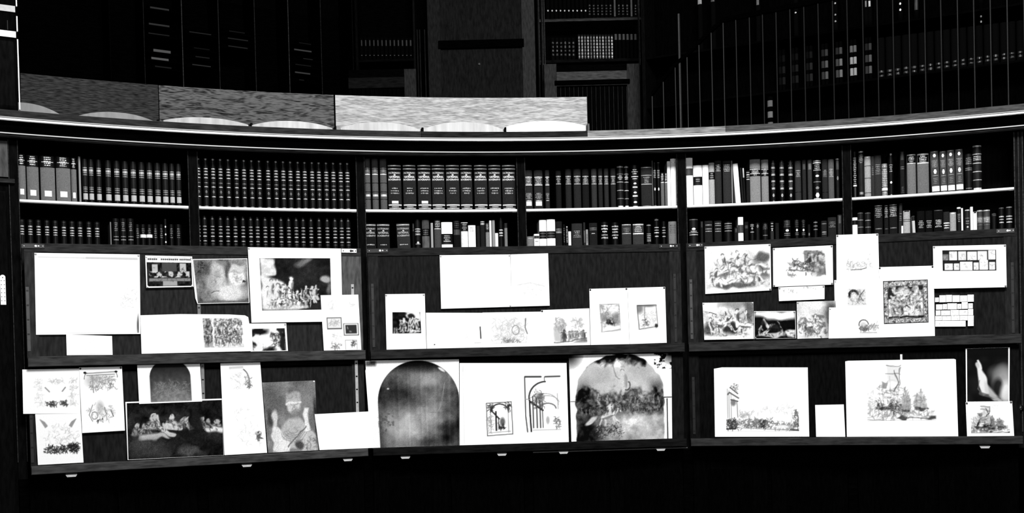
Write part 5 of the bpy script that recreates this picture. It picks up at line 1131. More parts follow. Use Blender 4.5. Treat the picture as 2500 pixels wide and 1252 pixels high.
for x, y, h_ in ((1803, 795, 44), (1772, 795, 32), (1735, 815, 36), (1826, 790, 34), (1750, 822, 30), (1812, 822, 28)): c.person(x, y, h_, .96, .18)
c.scrib(1718, 760, 1838, 824, 110, .22, 1.4, .6, 8); c.fill(1716, 740, 1750, 760, .98, .85, 5); c.line([(1730, 763), (1748, 764)], 2.4, .15); c.fill(1715, 823, 1841, 831, 1.0, .9, 4); c.warp(11, 4.5); c.grain(.06)
sheet(2, [(1715, 739), (1839.7, 737), (1840.4, 827), (1719.5, 829.4)], 'grey photograph of a tangled fight at the ledge, left on right board', 'photograph', c, None, 'TL TR', 1, pin_g=.8)
c = Cv(1841, 759, 1943, 826, .06, 50)
c.noise(8, .05); c.pgon([(1841, 759), (1943, 759), (1943, 790), (1900, 782), (1870, 786), (1841, 778)], .98, 1, 9); c.horse(1888, 822, 40, .9, .06, -1); c.ell(1893, 803, 15, 12, .07, .9, .4); c.ell(1886, 818, 34, 6, .9, .9, .5); c.pgon([(1914, 812), (1943, 804), (1943, 822), (1925, 821)], .97, .95, 4); c.ell(1854, 788, 15, 8, .08, .9, .5); c.ell(1926, 793, 13, 10, .06, .95, .4); c.ell(1918, 786, 6, 5, .05, .9, .4); c.ell(1936, 786, 6, 6, .05, .9, .4); c.person(1856, 820, 30, .75, .05); c.arc(1892, 803, 17, 20, -1, 1.2, 1.6, .8); c.scrib(1845, 782, 1942, 822, 60, .05, 1.5, .7, 7); c.warp(11, 4); c.grain(.05)
sheet(2, [(1841, 759.6), (1942, 759), (1943.5, 825.6), (1842, 827)], 'small black-and-white photograph with dark rounded masses', 'photograph', c, [(1842, 760.5), (1941, 760), (1942.5, 825), (1843, 826)], 'TL TR BL', 2, pin_g=.6)
c = Cv(1945, 735, 2040, 827, .93, 51)
c.noise(22, .06); c.pgon([(2005, 735), (2040, 735), (2040, 827), (2012, 827), (2008, 780)], .3, .9, 22); c.blot(.4, 0, 14, .45, .12, .8, 2, (1950, 768, 2012, 825)); c.horse(1975, 818, 40, .96, .3, 1); c.person(1988, 800, 34, .97, .3); c.person(1962, 815, 28, .9, .25); c.ell(2000, 745, 16, 8, .97, .7, .8); c.scrib(1950, 775, 2010, 822, 70, .25, 1.4, .6, 8); c.warp(11, 4.5); c.grain(.06)
sheet(2, [(1945, 736.6), (2040, 734), (2044, 824.5), (1946.5, 827)], 'upright grey photograph fading dark to its right side', 'photograph', c, None, 'TL', 3, pin_g=.7)

# --- right lower board
c = Cv(1772, 933, 1951, 1053, 1.0, 52)
for x in (1775, 1779, 1784): c.line([(x, 948 + (x - 1775)), (x + 1, 1020)], 1.4, .65)
c.line([(1782, 945), (1801, 960)], 3, .4); c.line([(1776, 962), (1780, 957), (1803, 971)], 3.4, .45); c.line([(1784, 975), (1801, 979)], 3, .3); c.ell(1790, 982, 6, 8, .45, .8, .7); c.line([(1799, 980), (1801, 1018)], 2, .6); c.scrib(1785, 935, 1800, 952, 26, .5, 1.2, .7, 5)
c.scrib(1774, 1022, 1800, 1048, 120, .25, 1.4, .7, 7); c.scrib(1800, 1022, 1890, 1046, 200, .45, 1.3, .7, 7); c.scrib(1890, 1030, 1950, 1050, 110, .5, 1.3, .7, 8); c.scrib(1940, 1000, 1951, 1050, 50, .35, 1.4, .7, 7); c.scrib(1802, 1005, 1840, 1022, 40, .72, 1.2, .6); c.scrib(1850, 990, 1945, 1010, 40, .86, 1.2, .6); c.scrib(1855, 1025, 1872, 1045, 50, .25, 1.4, .8, 6); c.line([(1773, 1047), (1796, 1046)], 3, .2); c.line([(1930, 1050), (1950, 1051)], 3.4, .25); c.line([(1800, 1044), (1935, 1051)], 1.3, .6); c.ell(1910, 1042, 18, 5, 1.0, .9, .6)
sheet(2, [(1743, 900), (1763, 896.5), (1972, 896.7), (1975.8, 1065.6), (1745.5, 1066)], 'large white sheet with a column ruin and crowd drawing, right lower board', 'drawing', c, [(1772.6, 934), (1949, 933), (1951, 1052), (1773, 1053)], '', 0)
sheet(2, [(1990, 988.4), (2060, 987), (2063.7, 1066), (1992.5, 1066)], 'small blank white card between the two large drawings, lower right', 'card', None, None, '', 0)
def ships(c, x0, y0, x1, y1, dk, n):
    P = lambda x, y: (x0 + (x1 - x0) * x, y0 + (y1 - y0) * y); sx = (x1 - x0); sy = (y1 - y0)
    S = lambda a, b, m, v, al=.6, ln=7: c.scrib(*P(*a), *P(*b), m, v, 1.2, al, ln)
    S((0, 0), (1, .15), n // 9, .95, .5, 12); S((.6, 0), (1, .2), n // 10, .94, .5, 12); S((0, .45), (.14, .85), n // 4, dk + .55, .5)
    def ship(cx, base, w, h, v):
        c.pgon([P(cx - w, base - .08), P(cx + w, base - .10), P(cx + w * .7, base), P(cx - w * .75, base)], v, .8, 2); S((cx - w, base - .10), (cx + w, base), int(n * w * 2.2), dk, .7, 6)
        for k in (-.55, 0, .55):
            mx = cx + k * w; c.line([P(mx, base - .08), P(mx, base - h * (1 - abs(k) * .4))], 1.5, dk + .1, .8)
            for q in (.35, .6, .85):
                hh = h * (1 - abs(k) * .4); yy = base - hh * q; ww = w * .42 * (1.2 - q * .5)
                c.pgon([P(mx - ww, yy), P(mx + ww, yy - .01), P(mx + ww * 1.1, yy + hh * .2), P(mx - ww * 1.1, yy + hh * .2)], min(.99, v + .5 + .1 * q), .75, 1.5); c.line([P(mx - ww, yy), P(mx + ww, yy - .01)], 1.2, dk + .3, .5)
            S((cx - w, base - h * .7), (cx + w, base - .1), int(n * w), dk + .3, .5, 8)
    ship(.34, .82, .20, .62, dk + .3); ship(.57, .86, .07, .46, dk); ship(.77, .82, .09, .38, dk + .12)
    c.pgon([P(.29, .03), P(.48, .03), P(.47, .3), P(.30, .34)], .93, .8, 2); c.line([P(.29, .03), P(.48, .02)], 1.4, dk + .3); c.line([P(.27, .15), P(.49, .17)], 1.4, dk + .3); c.line([P(.39, .10), P(.45, .30), P(.39, .46)], 1.8, dk, .8); c.line([P(.48, .05), P(.47, .36)], 1.4, dk + .2)
    c.pgon([P(.20, .30), P(.29, .31), P(.27, .42), P(.21, .41)], dk + .4, .8, 2)
    c.ell(*P(.27, .68), .07 * sx, .09 * sy, .99, .9, .4); c.ell(*P(.43, .76), .07 * sx, .07 * sy, .98, .8, .5); S((.30, .64), (.52, .92), n // 2, dk, .8, 7); S((.12, .62), (.24, .82), n // 4, dk, .7, 6)
    S((0, .80), (1, .97), n, dk + .35, .6, 9); c.pgon([P(.42, .985), P(.50, .92), P(.58, .95), P(.55, .99)], dk, .8, 2); c.pgon([P(.86, .985), P(.92, .93), P(1, .92), P(1, .985)], dk, .85, 3); c.ell(*P(.7, .93), .12 * sx, .025 * sy, .99, .85, .6); c.line([P(.58, .97), P(.9, .965)], .018 * sy, dk + .1, .7); c.line([P(0, .99), P(.4, .995)], 1.4, .6); c.warp(10, 4)
c = Cv(2117, 889, 2286, 1027, 1.0, 53); ships(c, 2117, 889, 2286, 1027, .2, 170)
sheet(2, [(2063.5, 882), (2071, 880.5), (2329, 875.8), (2333.5, 877.5), (2339.5, 1065.6), (2067.5, 1066)], 'largest white sheet on right lower board, grey drawing of sailing ships', 'drawing', c, [(2117, 890), (2283, 889), (2286, 1025), (2118, 1027)], '', 1)
c = Cv(2360, 850, 2463, 980, .1, 54)
c.noise(20, .03); c.ell(2450, 935, 22, 36, .85, .9, .9); c.ell(2440, 915, 22, 20, .6, .6, 1); c.ell(2436, 945, 12, 22, .1, .9, .7); c.ell(2458, 960, 16, 26, .97, .9, .7); c.pgon([(2384, 894), (2393, 890), (2408, 920), (2418, 960), (2402, 966), (2390, 940)], .98, .97, 3); c.ell(2387, 891, 5, 7, .9, .95, .5); c.line([(2386, 880), (2396, 898)], 4, .95); c.pgon([(2404, 930), (2412, 935), (2444, 980), (2425, 980), (2406, 955)], .9, .85, 5); c.line([(2391, 930), (2388, 948), (2400, 962)], 3, .5, .7); c.line([(2395, 960), (2440, 975)], 8, .4, .8); c.line([(2420, 965), (2445, 982)], 7, .8, .8); c.fill(2360, 850, 2463, 875, .07, .9, 10); c.warp(12, 2.5)
sheet(2, [(2357.4, 851), (2465, 847.5), (2464.5, 980), (2358.6, 981.5)], 'dark upright photograph with a pale slanting form and white side edges', 'photograph', c, [(2360.5, 851.2), (2461.5, 848), (2461.5, 979), (2361.5, 980)], '', 1)
c = Cv(2369, 988, 2466, 1057, 1.0, 55); ships(c, 2369, 988, 2466, 1057, .08, 90)
sheet(2, [(2357.4, 981.7), (2471, 979), (2476, 1065.6), (2361, 1066)], 'small white-bordered ship print below the dark upright photograph', 'print', c, [(2369.4, 988.5), (2462, 987.5), (2465.5, 1056), (2371, 1057)], 'TL TR', 2, pin_g=.3)
# pale clip above the ship drawing
x, z = BD[2].loc(2200, 879); o = BD[2].world(x, z, .004)
ob = link('paper_clip', MB().bevbox(-.006, .006, -.004, .003, -.004, .032, .0015).mesh('paper_clip', M('paper', .9)), None, o, BD[2].rz)
tag(ob, 'small pale clip above the top edge of the large ship drawing', 'clip')

# ------------------------------------------------------------------ bench of the tier behind the bookcase
def add_uv(me, fn):
    uv = me.uv_layers.new(name='UVMap')
    for l in me.loops: uv.data[l.index].uv = fn(me.vertices[l.vertex_index].co)
RB_ = R + .55
bench = thing('bench', 'long curved oak bench back with arched seats above the cornice', 'bench', pos(-.1, RB_, 2.30))
z_bt = (z_at(1000, 235, RB_) + z_at(390, 216, RB_) + z_at(1400, 230, RB_)) / 3
for (u0, u1, da, li, sc_, tb, fg) in ((52, 387, .10, .29, 1.0, 2.0, .05), (389, 815, .12, .42, 1.0, 3.2, .13), (819, 1433, .54, .82, .8, 2.4, .08)):
    pa, pb = phi_at(u0, 260, RB_), phi_at(u1, 260, RB_)
    mb = MB().sweep([(R - RB_, 2.42), (R - RB_, z_bt - .004), (R - RB_ - .004, z_bt), (R - RB_ - .03, z_bt), (R - RB_ - .03, 2.42)], pa, pb, 24)
    off = bench.location
    me = mb.mesh('back_board', oak('oak_%d' % u0, da, li, sc_, tb, fg), off)
    add_uv(me, lambda co: (math.atan2(co.x + off.x - OX, co.y + off.y - OY) * RB_ + u0 * .013, co.z))
    link('back_board', me, bench)
RS = R + .47
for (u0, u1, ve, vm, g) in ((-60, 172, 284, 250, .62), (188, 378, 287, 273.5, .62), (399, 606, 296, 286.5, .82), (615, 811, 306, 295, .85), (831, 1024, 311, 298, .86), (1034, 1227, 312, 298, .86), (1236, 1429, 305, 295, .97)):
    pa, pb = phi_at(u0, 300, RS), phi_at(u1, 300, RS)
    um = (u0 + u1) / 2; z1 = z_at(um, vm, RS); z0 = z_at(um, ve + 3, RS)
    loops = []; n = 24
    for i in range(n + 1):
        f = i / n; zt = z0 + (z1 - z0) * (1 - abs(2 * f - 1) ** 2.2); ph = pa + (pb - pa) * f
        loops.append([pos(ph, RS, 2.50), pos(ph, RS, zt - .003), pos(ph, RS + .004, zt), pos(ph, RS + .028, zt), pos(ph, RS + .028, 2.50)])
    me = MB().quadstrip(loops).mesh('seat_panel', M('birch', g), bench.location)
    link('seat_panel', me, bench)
    # bracket between one seat and the next
    e = pb + .0028
    part('seat_bracket', MB().sweep([(R - RS - .002, 2.42), (R - RS - .002, z0 + .012), (R - RB_, z0 + .018), (R - RB_, 2.42)], e - .0009, e + .0009, 1), M('woodv', .06 if u1 < 1400 else .4), bench)
part('bench_frame', MB().sweep([(R - RS - .03, 2.30), (R - RS - .03, 2.41), (R - RB_ - .02, 2.41), (R - RB_ - .02, 2.30)], phi_at(-60, 300, RS), phi_at(1430, 300, RS), 30), M('wood', .04), bench)

# ------------------------------------------------------------------ cabinet at the top left, standing on the bookcase
RC = R + .10
ztop_pb = Z_CORN + PBT
pc = phi_at(45.5, 200, RC); pcl = phi_at(-330, 200, RC)
cab = thing('wall_cabinet', 'tall black cabinet at the top left edge, lit door edge as white strip', 'cabinet', pos((pc + pcl) / 2, RC, ztop_pb))
dC = R - RC
part('carcass', MB().sweep([(dC - .18, ztop_pb), (dC, ztop_pb), (dC, 4.2), (dC - .18, 4.2)], pcl, pc - .0008, 6), M('woodv', .03), cab)
for v0, v1 in ((-60, 17), (41, 78), (97, 268)):
    part('edge_strip', MB().sweep([(dC - .01, max(ztop_pb + .001, z_at(47, v1, RC))), (dC + .006, max(ztop_pb + .001, z_at(47, v1, RC))), (dC + .006, z_at(47, v0, RC)), (dC - .01, z_at(47, v0, RC))], pc - .0003, pc + .0006, 1), M('paper', .93), cab)  # white strip paints the cabinet door's edge as lit
for v0, v1, g in ((14, 29, .72), (76, 91, .97)):
    part('hinge_strap', MB().sweep([(dC, z_at(20, v1, RC)), (dC + .008, z_at(20, v1, RC)), (dC + .008, z_at(20, v0, RC)), (dC, z_at(20, v0, RC))], phi_at(-160, 50, RC), phi_at(37.5, 50, RC), 4), M('metal', g), cab)
part('foot_strip', MB().sweep([(dC, ztop_pb), (dC + .01, ztop_pb), (dC + .01, ztop_pb + .007), (dC, ztop_pb + .007)], pcl, phi_at(42, 270, RC), 6), M('paper', .95), cab)
part('door_panel', MB().sweep([(dC, ztop_pb + .04), (dC + .005, ztop_pb + .05), (dC + .005, z_at(20, 110, RC)), (dC, z_at(20, 100, RC))], pcl + .004, phi_at(36, 200, RC), 4), M('woodv', .06), cab)
part('label_strip', MB().sweep([(dC, z_at(18, 73, RC)), (dC + .004, z_at(18, 73, RC)), (dC + .004, z_at(18, 50, RC)), (dC, z_at(18, 50, RC))], phi_at(17.5, 60, RC), phi_at(19, 60, RC), 1), M('paper', .25), cab)

# ------------------------------------------------------------------ far upper wall: its gloom is put into very dark tones
class Plane(Board):
    def __init__(s, a, b):
        s.a = Vector((a[0], a[1], 0)); d = Vector((b[0], b[1], 0)) - s.a
        s.w = d.length; s.t = d.normalized(); s.n = Vector((s.t.y, -s.t.x, 0)); s.rz = math.atan2(s.t.y, s.t.x)
TF = 2.30
def on(pl, name, label, cat, u, v=200, group=None, z=TF, e=0.0):
    x, _ = pl.loc(u, v, e)
    return thing(name, label, cat, pl.world(x, z, e), pl.rz, group), x
def bx(pl, root, x0, nm, u0, u1, v0, v1, y0, y1, mat, e=0.0, floor=False, par=None, bev=.003):
    """box seen between two columns u and two rows v, from y0 to y1 behind the plane"""
    um, vm = (u0 + u1) / 2, (v0 + v1) / 2
    xa = pl.loc(u0, vm, e)[0] - x0; xb = pl.loc(u1, vm, e)[0] - x0
    zt = pl.loc(um, v0, e)[1] - root.location.z; zb = 0.0 if floor else pl.loc(um, v1, e)[1] - root.location.z
    return link(nm, MB().bevbox(xa, xb, y0, y1, zb, zt, min(bev, abs(xb - xa) * .3, abs(zt - zb) * .3)).mesh(nm, mat), par or root)
CP = Plane((-3, 10.2), (3, 10.2))
# central door
r_, x0 = on(CP, 'door_1', 'tall dim central wooden panel with a black bar across it', 'door', 1176)
del r_['category']; struct(r_)
bx(CP, r_, x0, 'panel', 1046, 1304, -60, 240, .02, .06, M('woodv', .125), floor=True)
bx(CP, r_, x0, 'stile', 1044, 1075, -60, 240, .0, .02, M('woodv', .15), floor=True)
bx(CP, r_, x0, 'stile', 1274, 1306, -60, 240, .0, .02, M('woodv', .24), floor=True)
bx(CP, r_, x0, 'cross_bar', 1070, 1279, 98, 117, -.02, .018, M('wood', .012))
_x, _z = CP.loc(1170, 156)
link('knob', MB().dome(_x - x0, .02, _z - TF, .014, .025, 10).mesh('knob', M('metal', .4)), r_)
for u in (1020, 1026, 1038):
    bx(CP, r_, x0, 'jamb', u - 1, u + 1, 70, 240, .02, .06, M('woodv', .14), floor=True, bev=.001)
# far wall panelling behind everything on the centre line
bx(CP, r_, x0, 'backing', 780, 1640, -80, 260, .50, .56, M('woodv', .02), floor=True)

def far_book(pl, u0, u1, vt, zb, g, els, label, group, e=-.05, kind='cloth', seed=1):
    rounding('leather')
    um = (u0 + u1) / 2
    xa, _ = pl.loc(u0, vt, e); xb, zt = pl.loc(u1, vt, e); zt = pl.loc(um, vt, e)[1]
    w = round((xb - xa) * .96, 4); h = round(zt - zb, 3)
    o = link('book', cover_mesh(w, h, .18, M(kind, g)), None, pl.world((xa + xb) / 2, zb, e), pl.rz)
    tag(o, label, 'book', group)
    link('page_block', cached(('pg', w, h, .18), lambda: MB().box(-w * .35, w * .35, bulge(w) + .002, .175, .003, h - .004).mesh('page_block', M('paper', .2))), o)
    ee = []
    for q in els:
        if q[0] == 'D': ee.append(('D', pl.loc(um, q[1], e)[1] - zb, q[2] / 250, q[3]))
        else: ee.append((q[0], pl.loc(um, q[1], e)[1] - zb, pl.loc(um, q[2], e)[1] - zb) + tuple(q[3:]))
    book_els(o, w, h, ee, seed)
    return o
# bookcase right of the door
r_, x0 = on(CP, 'bookcase', 'dim far bookcase right of the central panel with two visible rows', 'bookcase', 1445)
for u in (1316, 1324, 1329, 1560, 1568):
    bx(CP, r_, x0, 'upright', u - 2, u + 2, -60, 320, -.02, .30, M('woodv', .12), floor=True, bev=.002)
    bx(CP, r_, x0, 'upright_bead', u - .7, u + .7, -60, 160, -.024, -.018, M('wood', .28), bev=.001)
bx(CP, r_, x0, 'shelf', 1316, 1566, 45, 52, -.012, .30, M('wood', .22))
bx(CP, r_, x0, 'shelf_bead', 1314, 1566, 49.5, 51, -.016, -.011, M('wood', .33), bev=.001)
bx(CP, r_, x0, 'shelf', 1316, 1566, 145, 152, -.012, .30, M('wood', .07))
bx(CP, r_, x0, 'back_panel', 1316, 1566, -60, 155, .28, .30, M('wood', .02))
zs_ = CP.loc(1445, 145)[1] + .002; zu_ = CP.loc(1445, 45)[1] + .002
k = 0
us = [(1345 + i * 10.0, 1354.4 + i * 10.0) for i in range(6)] + [(1410 + i * 7.3, 1416.9 + i * 7.3) for i in range(12)] + [(1499 + i * 9.6, 1507.8 + i * 9.6) for i in range(6)]
for i, (a, b_) in enumerate(us):
    if i < 6: g, el, vt = .05, [('T', 100, 138, 4, .16, .5)], 92
    elif i < 18: g, el, vt = .12, [('B', 88, 143, .3 + .2 * ((i * 7) % 5) / 4, .35), ('T', 88, 142, 7, .4 + .4 * ((i * 7) % 5) / 4 * (1 if i > 8 else .6), .5)], 84
    else: g, el, vt = .04, [('B', 83, 97, .35, .6)], 82
    far_book(CP, a, b_, vt, zs_, g, el, 'small %s book, %s from left, far bookcase beside central panel, lower row' % ('bright gilt' if 6 <= i < 18 else 'dim dark', ORD[i]), 'books in the far bookcase, lower row', seed=i + 500)
for i in range(22):
    a = 1332 + i * 10.2
    el = [('D', 26, 2.2, .6)] if i < 10 else ([('B', -5, 40, .35, .35)] if i in (16, 20) else [('T', 10, 38, 4, .12, .5)])
    far_book(CP, a, a + 9.6, -20, zu_, .04, el, 'small dim book, %s from left, far bookcase beside central panel, top row' % ORD[i], 'books in the far bookcase, top row', seed=i + 600)
def slatted(ul, ur, label, full=True):
    r_, x0 = on(CP, 'slatted_cupboard', label, 'cupboard', (ul + ur) / 2, e=.35)
    E_ = .35
    if full:
        bx(CP, r_, x0, 'post', 1329, 1359, 156, 240, 0, .06, M('woodv', .24), E_, True); bx(CP, r_, x0, 'post', 1531, 1562, 155, 240, 0, .06, M('woodv', .22), E_, True)
        bx(CP, r_, x0, 'top_rail', 1359, 1531, 173, 195, .008, .06, M('wood', .32), E_); bx(CP, r_, x0, 'upper_panel', 1359, 1531, 156, 173, .02, .06, M('wood', .02), E_)
        x_, z_ = CP.loc(1445, 201, E_); a_ = CP.loc(1354, 201, E_)[0] - x0; b_ = CP.loc(1537, 200, E_)[0] - x0
        link('roller', MB().cyl((a_, -.012, z_ - TF), (b_, -.012, z_ - TF), .022, 12).mesh('roller', M('wood', .015)), r_)
        bx(CP, r_, x0, 'roller_bead', 1356, 1534, 206.5, 208.5, -.002, .02, M('wood', .2), E_, bev=.001)
        bx(CP, r_, x0, 'back_panel', 1350, 1540, 156, 240, .061, .07, M('wood', .01), E_, True)
        for i in range(16):
            u = 1364 + i * 10.75
            bx(CP, r_, x0, 'slat', u - 4.8, u + 4.8, 208, 240, .03, .058, M('woodv', .025), E_, True, bev=.006)
            bx(CP, r_, x0, 'slat_highlight', u + 4.9, u + 5.9, 209, 240, .024, .04, M('woodv', .22), E_, True, bev=.001)  # thin pale strip painted as the highlight along each slat
    else:
        bx(CP, r_, x0, 'post', 987, 1016, 168, 240, 0, .06, M('woodv', .2), E_, True); bx(CP, r_, x0, 'top_rail', 850, 987, 188, 214, .008, .06, M('wood', .1), E_)
        bx(CP, r_, x0, 'upper_panel', 850, 987, 168, 188, .02, .06, M('wood', .02), E_)
        for i in range(12):
            u = 854 + i * 10.75
            bx(CP, r_, x0, 'slat', u - 4.8, u + 4.8, 214, 240, .03, .058, M('woodv', .025), E_, True, bev=.006)
slatted(1330, 1562, 'dim cupboard with slatted front and grey posts, right of the central panel')
slatted(850, 1016, 'dim cupboard with one grey post, left of the central panel', False)
r_, x0 = on(CP, 'bookcase', 'very dim far bookcase left of the central panel', 'bookcase', 945)
bx(CP, r_, x0, 'upright', 868, 874, -60, 240, -.02, .30, M('woodv', .05), floor=True); bx(CP, r_, x0, 'upright', 1009, 1014, -60, 240, -.02, .30, M('woodv', .08), floor=True)
bx(CP, r_, x0, 'shelf', 868, 1014, 145, 151, -.012, .30, M('wood', .04)); bx(CP, r_, x0, 'back_panel', 868, 1014, -60, 240, .28, .30, M('wood', .015), floor=True)
zl_ = CP.loc(945, 145)[1] + .002
for i in range(13):
    a = 877 + i * 10.0
    far_book(CP, a, a + 9.4, 92, zl_, .03, [('B', 98, 112, .03 + .13 * max(0, i - 2) / 10, .4), ('D', 135, 1.0, .1)], 'tiny dim book, %s from left, far bookcase left of the central panel' % ORD[i], 'books left of the central panel', seed=700 + i)

# pigeonholed case along the upper left, with folios lying flat
a31 = math.radians(31)
LP = Plane((-3.07 - 2.6 * math.cos(a31), 9 - 2.6 * math.sin(a31)), (-3.07 + 2.35 * math.cos(a31), 9 + 2.35 * math.sin(a31)))
r_, x0 = on(LP, 'folio_case', 'nearly black tall case of flat folios above the bench, upper left', 'bookcase', 560, 100)
ups = [(267, .03), (350, .13), (443, .27), (532, .18), (620, .17), (702, .25), (781, .14), (858, .06)]
for u, g in ups:
    bx(LP, r_, x0, 'upright', u - 1.2, u + 1.2, -40, 240, -.03, .30, M('woodv', .006), floor=True, bev=.002)
    bx(LP, r_, x0, 'upright_bead', u - .8, u + .8, -40, 240, -.034, -.03, M('wood', g), floor=True, bev=.001)
bx(LP, r_, x0, 'back_panel', 60, 862, -40, 260, .31, .33, M('wood', .01), floor=True)
fol = {0: [(367, 413, 19, .24, 4), (364, 414, 59, .24, 4), (363, 414, 82, .16, 2.5), (375, 417, 123, .4, 6), (370, 412, 142, .42, 5), (379, 419, 162, .15, 3)],
       1: [(463, 516, 79, .17, 2.5), (474, 512, 117, .1, 2.5), (478, 512, 138, .16, 2.5), (470, 515, 158, .22, 2.5)],
       2: [(560, 598, 76, .12, 2.5), (557, 606, 94, .18, 2.5), (558, 605, 113, .18, 2.5)],
       4: [(731, 760, 104, .12, 2), (719, 761, 121, .3, 3.5), (741, 764, 142, .17, 2), (722, 760, 157, .14, 2), (721, 758, 176, .28, 3.5), (731, 743, 193, .15, 2)]}
cn = ['first', 'second', 'third', 'fourth', 'fifth']
for ci, lst in fol.items():
    ul, ur = ups[1 + ci][0] + 4, ups[2 + ci][0] - 4
    ht = 20
    for n_, (u0, u1, v, g, th) in enumerate(lst):
        xa = LP.loc(ul, v)[0]; xb = LP.loc(ur, v)[0]; um = (u0 + u1) / 2
        zz0 = LP.loc(um, v + 6)[1]
        xm = (xa + xb) / 2; hw = (xb - xa) / 2
        sh_ = link('shelf', MB().bevbox(xa - x0, xb - x0, -.01, .30, zz0 - .012 - TF, zz0 - TF, .002).mesh('shelf', M('wood', .006)), r_)
        f_ = link('folio', MB().bevbox(-hw * .86, hw * .86, .012, .28, .0004, .036, .003).mesh('folio', M('wood', .004)), None, LP.world(xm, zz0, 0), LP.rz)
        tag(f_, 'dark flat folio with pale edge, %s down in %s column of upper left case' % (ORD[n_], cn[ci]), 'book', 'flat folios in the upper left case')
        ea = LP.loc(u0, v)[0] - xm; eb = LP.loc(u1, v)[0] - xm; q = th / 265 / 2
        link('page_edge', MB().bevbox(max(ea, -hw * .84), min(eb, hw * .84), .006, .014, .016 - q, .016 + q, .001).mesh('page_edge', M('paper', g)), f_)

# balustrade of thin rods and the book stack behind it, upper right
RP = Plane((1.05, 9.058), (4.6, 7.474))
r_, x0 = on(RP, 'balustrade', 'tall balustrade of thin upright rods before the dim stack, upper right', 'railing', 1900, 150)
tops = [(1590, 235), (1617, 200), (1646, 165), (1675, 140), (1704, 110), (1734, 80), (1763, 55), (1794, 48), (1827, 42), (1859, 35), (1892, 29), (1926, 22), (1960, 16), (1994.6, 8), (2030, 1), (2065, -6), (2103, -13), (2138.6, -20), (2176.6, -27), (2216, -35), (2254, -42),
        (2293.5, -50), (2334, -58), (2373.6, -66), (2414, -75), (2455, -84), (2496, -93), (2538, -100)]
rail = []
for i, (u, v) in enumerate(tops):
    x, zt = RP.loc(u + 2, v); zt = min(zt, 5.2); xr = x - x0
    g = .15 + .12 * min(1, max(0, (u - 2050) / 400)) + (.05 if 1650 < u < 1770 else 0)
    link('rod', MB().cyl((xr, 0, 0), (xr, 0, zt - TF), .0042, 6).mesh('rod', M('metal', g)), r_)
    rail.append((xr, zt - TF))
hr = MB().quadstrip([[(x, -.02, z), (x, .02, z), (x, .02, z + .035), (x, -.02, z + .035)] for x, z in rail])
link('handrail', hr.mesh('handrail', M('wood', .008)), r_)
x, zt = RP.loc(1657, 34); xr = x - x0
link('newel_post', MB().bevbox(xr - .007, xr + .007, -.012, .012, 0, zt - TF, .002).mesh('newel_post', M('metal', .26)), r_)
SP_ = Plane((1.05 + .45 * .407, 9.058 + .45 * .913), (4.6 + .45 * .407, 7.474 + .45 * .913))
r_, x0 = on(SP_, 'bookcase', 'dim tall book stack behind the upright rods, upper right', 'bookcase', 2050, 150)
xa = SP_.loc(1572, 150)[0] - x0; xb = SP_.loc(2560, 150)[0] - x0
zA = SP_.loc(2083, 197)[1]; zB = SP_.loc(2083, 66)[1]; zC = zA - (zB - zA)
for z in (zA, zB, zC):
    if z > TF: link('shelf', MB().bevbox(xa, xb, .0, .32, z - .02 - TF, z - .001 - TF, .002).mesh('shelf', M('wood', .025)), r_)
link('back_panel', MB().bevbox(xa, xb, .32, .34, 0, 5.2 - TF, .002).mesh('back_panel', M('woodv', .015)), r_)
for u in (1572, 2556): bx(SP_, r_, x0, 'upright', u - 4, u + 4, -60, 300, -.02, .32, M('woodv', .06), floor=True)
def labv(u, a, b):
    """a label row read at column 2083, carried to another column at the same height"""
    return SP_.loc(2083, a, -.04)[1], SP_.loc(2083, b, -.04)[1]
rounding('leather')
labs = {1908: .16, 1940: .18, 1975: .22, 2013: .5, 2048: .62, 2083: .88, 2120: .5}
n_ = 0
for cu, g in labs.items():
    for s_ in (-1, 1):
        u0, u1 = (cu - 8.3, cu - .5) if s_ < 0 else (cu + .5, cu + 8.3)
        zt = labv(cu, 96, 96)[0]
        xa_, xb_ = SP_.loc(u0, 150, -.04)[0], SP_.loc(u1, 150, -.04)[0]
        w = round(xb_ - xa_, 4); h = round(zt - zA, 3)
        o = link('book', cover_mesh(w, h, .18, M('cloth', .03)), None, SP_.world((xa_ + xb_) / 2, zA, -.04), SP_.rz)
        tag(o, 'dim book with three stacked pale labels, %s from left behind the rods' % ORD[n_], 'book', 'labelled books behind the rods'); n_ += 1
        link('page_block', cached(('pg', w, h, .18), lambda: MB().box(-w * .35, w * .35, bulge(w) + .002, .175, .003, h - .004).mesh('page_block', M('paper', .2))), o)
        gg = g * (1 if s_ > 0 or cu in (2083,) else .6)
        for a, b_ in ((111, 127), (139, 156), (166, 184)):
            z1, z0 = labv(cu, a, b_)
            link('paper_label', strip_mesh(w, round(z0 - zA, 4), round(z1 - zA, 4), .9, .001, M('paper', round(gg * (.55 if a == 111 else .85), 2))), o)
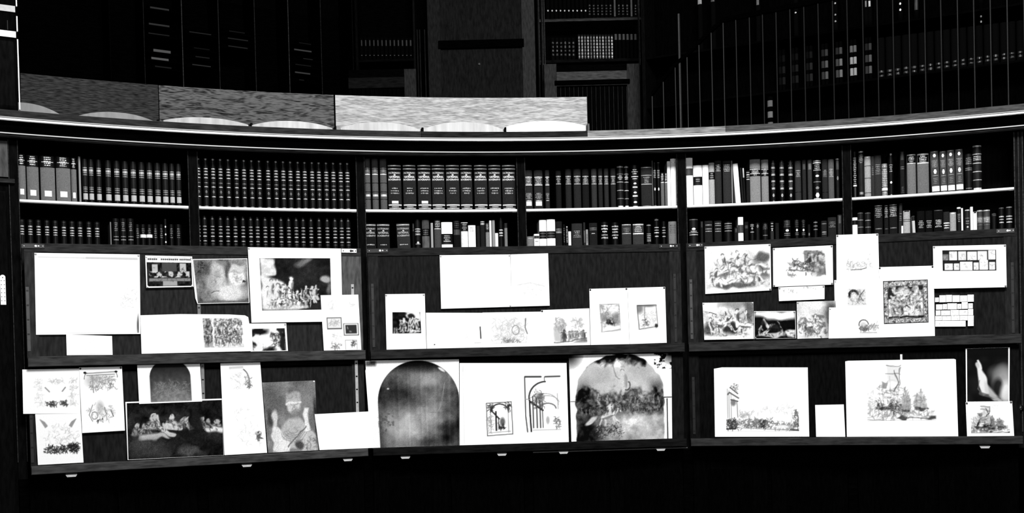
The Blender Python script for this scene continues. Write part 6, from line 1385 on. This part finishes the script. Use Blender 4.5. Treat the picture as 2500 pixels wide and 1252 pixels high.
# darker volumes that fill the stack to the right and above, with a few gilt marks
for i in range(18):
    u = 2150 + i * 20
    far_book(SP_, u - 9, u + 9, SP_.loc and 92 - i * 2.5, zA, .055, [('T', 170 - i * 2.8, 190 - i * 2.9, 2, .10, .6)], 'dim plain book, %s from left, right of the labelled books behind rods' % ORD[i], 'plain books behind the rods', e=-.04, seed=800 + i)
for i, (u, el) in enumerate(((1707, [('B', -30, 10, .75, .7)]), (1739, [('B', -30, 4, .4, .6)]), (1849, [('B', -30, 12, .5, .4)]), (1941, [('D', 31, 1.8, .6)]), (2038, [('D', 8, 2, .5), ('D', 36, 2, .4), ('D', 52, 2, .4)]), (2113, [('B', 2, 17, .55, .25)]), (2122, [('B', 2, 16, .9, .3)]), (2197, [('D', 9, 2.4, .95), ('D', 24, 2.4, .95)]), (2236, [('B', -20, 24, .3, .6)]), (2394, [('D', 40, 2, .3), ('D', 53, 2.2, .4)]))):
    far_book(SP_, u - 6, u + 6, -25, zB, .04, el, 'dim book with bright mark, %s from left in top row behind the rods' % ORD[i], 'top row behind the rods', e=-.04, seed=830 + i)
if zC > TF + .05:
    far_book(SP_, 1872, 1886, 235, zC, .03, [('L', 245, 260, .5, .8), ('L', 272, 287, .55, .8), ('L', 298, 306, .5, .8)], 'single dim book with pale labels just above the cornice, right', None, e=-.04, seed=860)

# ------------------------------------------------------------------ small fittings
ph = phi_at(7, 707, R - .0)
zt, zb = z_at(7, 671), z_at(8, 744)
pr = thing('perforated_strip', 'white perforated metal strip on the dark left pilaster', 'metal strip', pos(ph, R + .004, zb), -ph)
w_ = R * (phi_at(13.5, 707) - phi_at(0, 707)); h = zt - zb
outl = [(-w_ / 2, 0), (w_ / 2, 0)] + [(w_ / 2 * math.cos(a), h - w_ / 2 + w_ / 2 * math.sin(a)) for a in [math.pi * i / 8 for i in range(9)]]
link('plate', MB().poly(outl, -.016, -.012).mesh('plate', M('paper', .97)), pr)
link('backing_pad', MB().box(-w_ * .3, w_ * .3, -.012, -.004, .01, h - .02).mesh('backing_pad', M('wood', .05)), pr)
for j in range(6):
    for sx in (-.28, .28):
        link('hole', MB().dome(sx * w_, -.016, .02 + j * (h - .05) / 5, .0024, .0008, 6).mesh('hole', M('metal', .02)), pr)
link('hole', MB().dome(0, -.016, h - .014, .003, .0008, 6).mesh('hole', M('metal', .02)), pr)
ph = phi_at(2489, 996); zz_ = z_at(2489, 996)
sw = thing('round_switch', 'round black knob with white slots on the right end pilaster', 'knob', pos(ph, R - .001, zz_), -ph)
link('disc', MB().dome(0, 0, 0, .022, .016, 16).mesh('disc', M('metal', .02)), sw)
for dx, z0, z1 in ((-.006, -.004, .009), (.0, -.007, .007)):
    link('slot', MB().poly([(dx - .0045, z0), (dx - .002, z0), (dx + .0045, z1), (dx + .002, z1)], -.0185, -.0125).mesh('slot', M('paper', .85)), sw)
link('slot', MB().dome(.005, -.0135, -.007, .0018, .004, 6).mesh('slot', M('paper', .7)), sw)
print('objects', len(bpy.data.objects), 'tris', sum(len(m.loops) - 2 * len(m.polygons) for m in bpy.data.meshes))
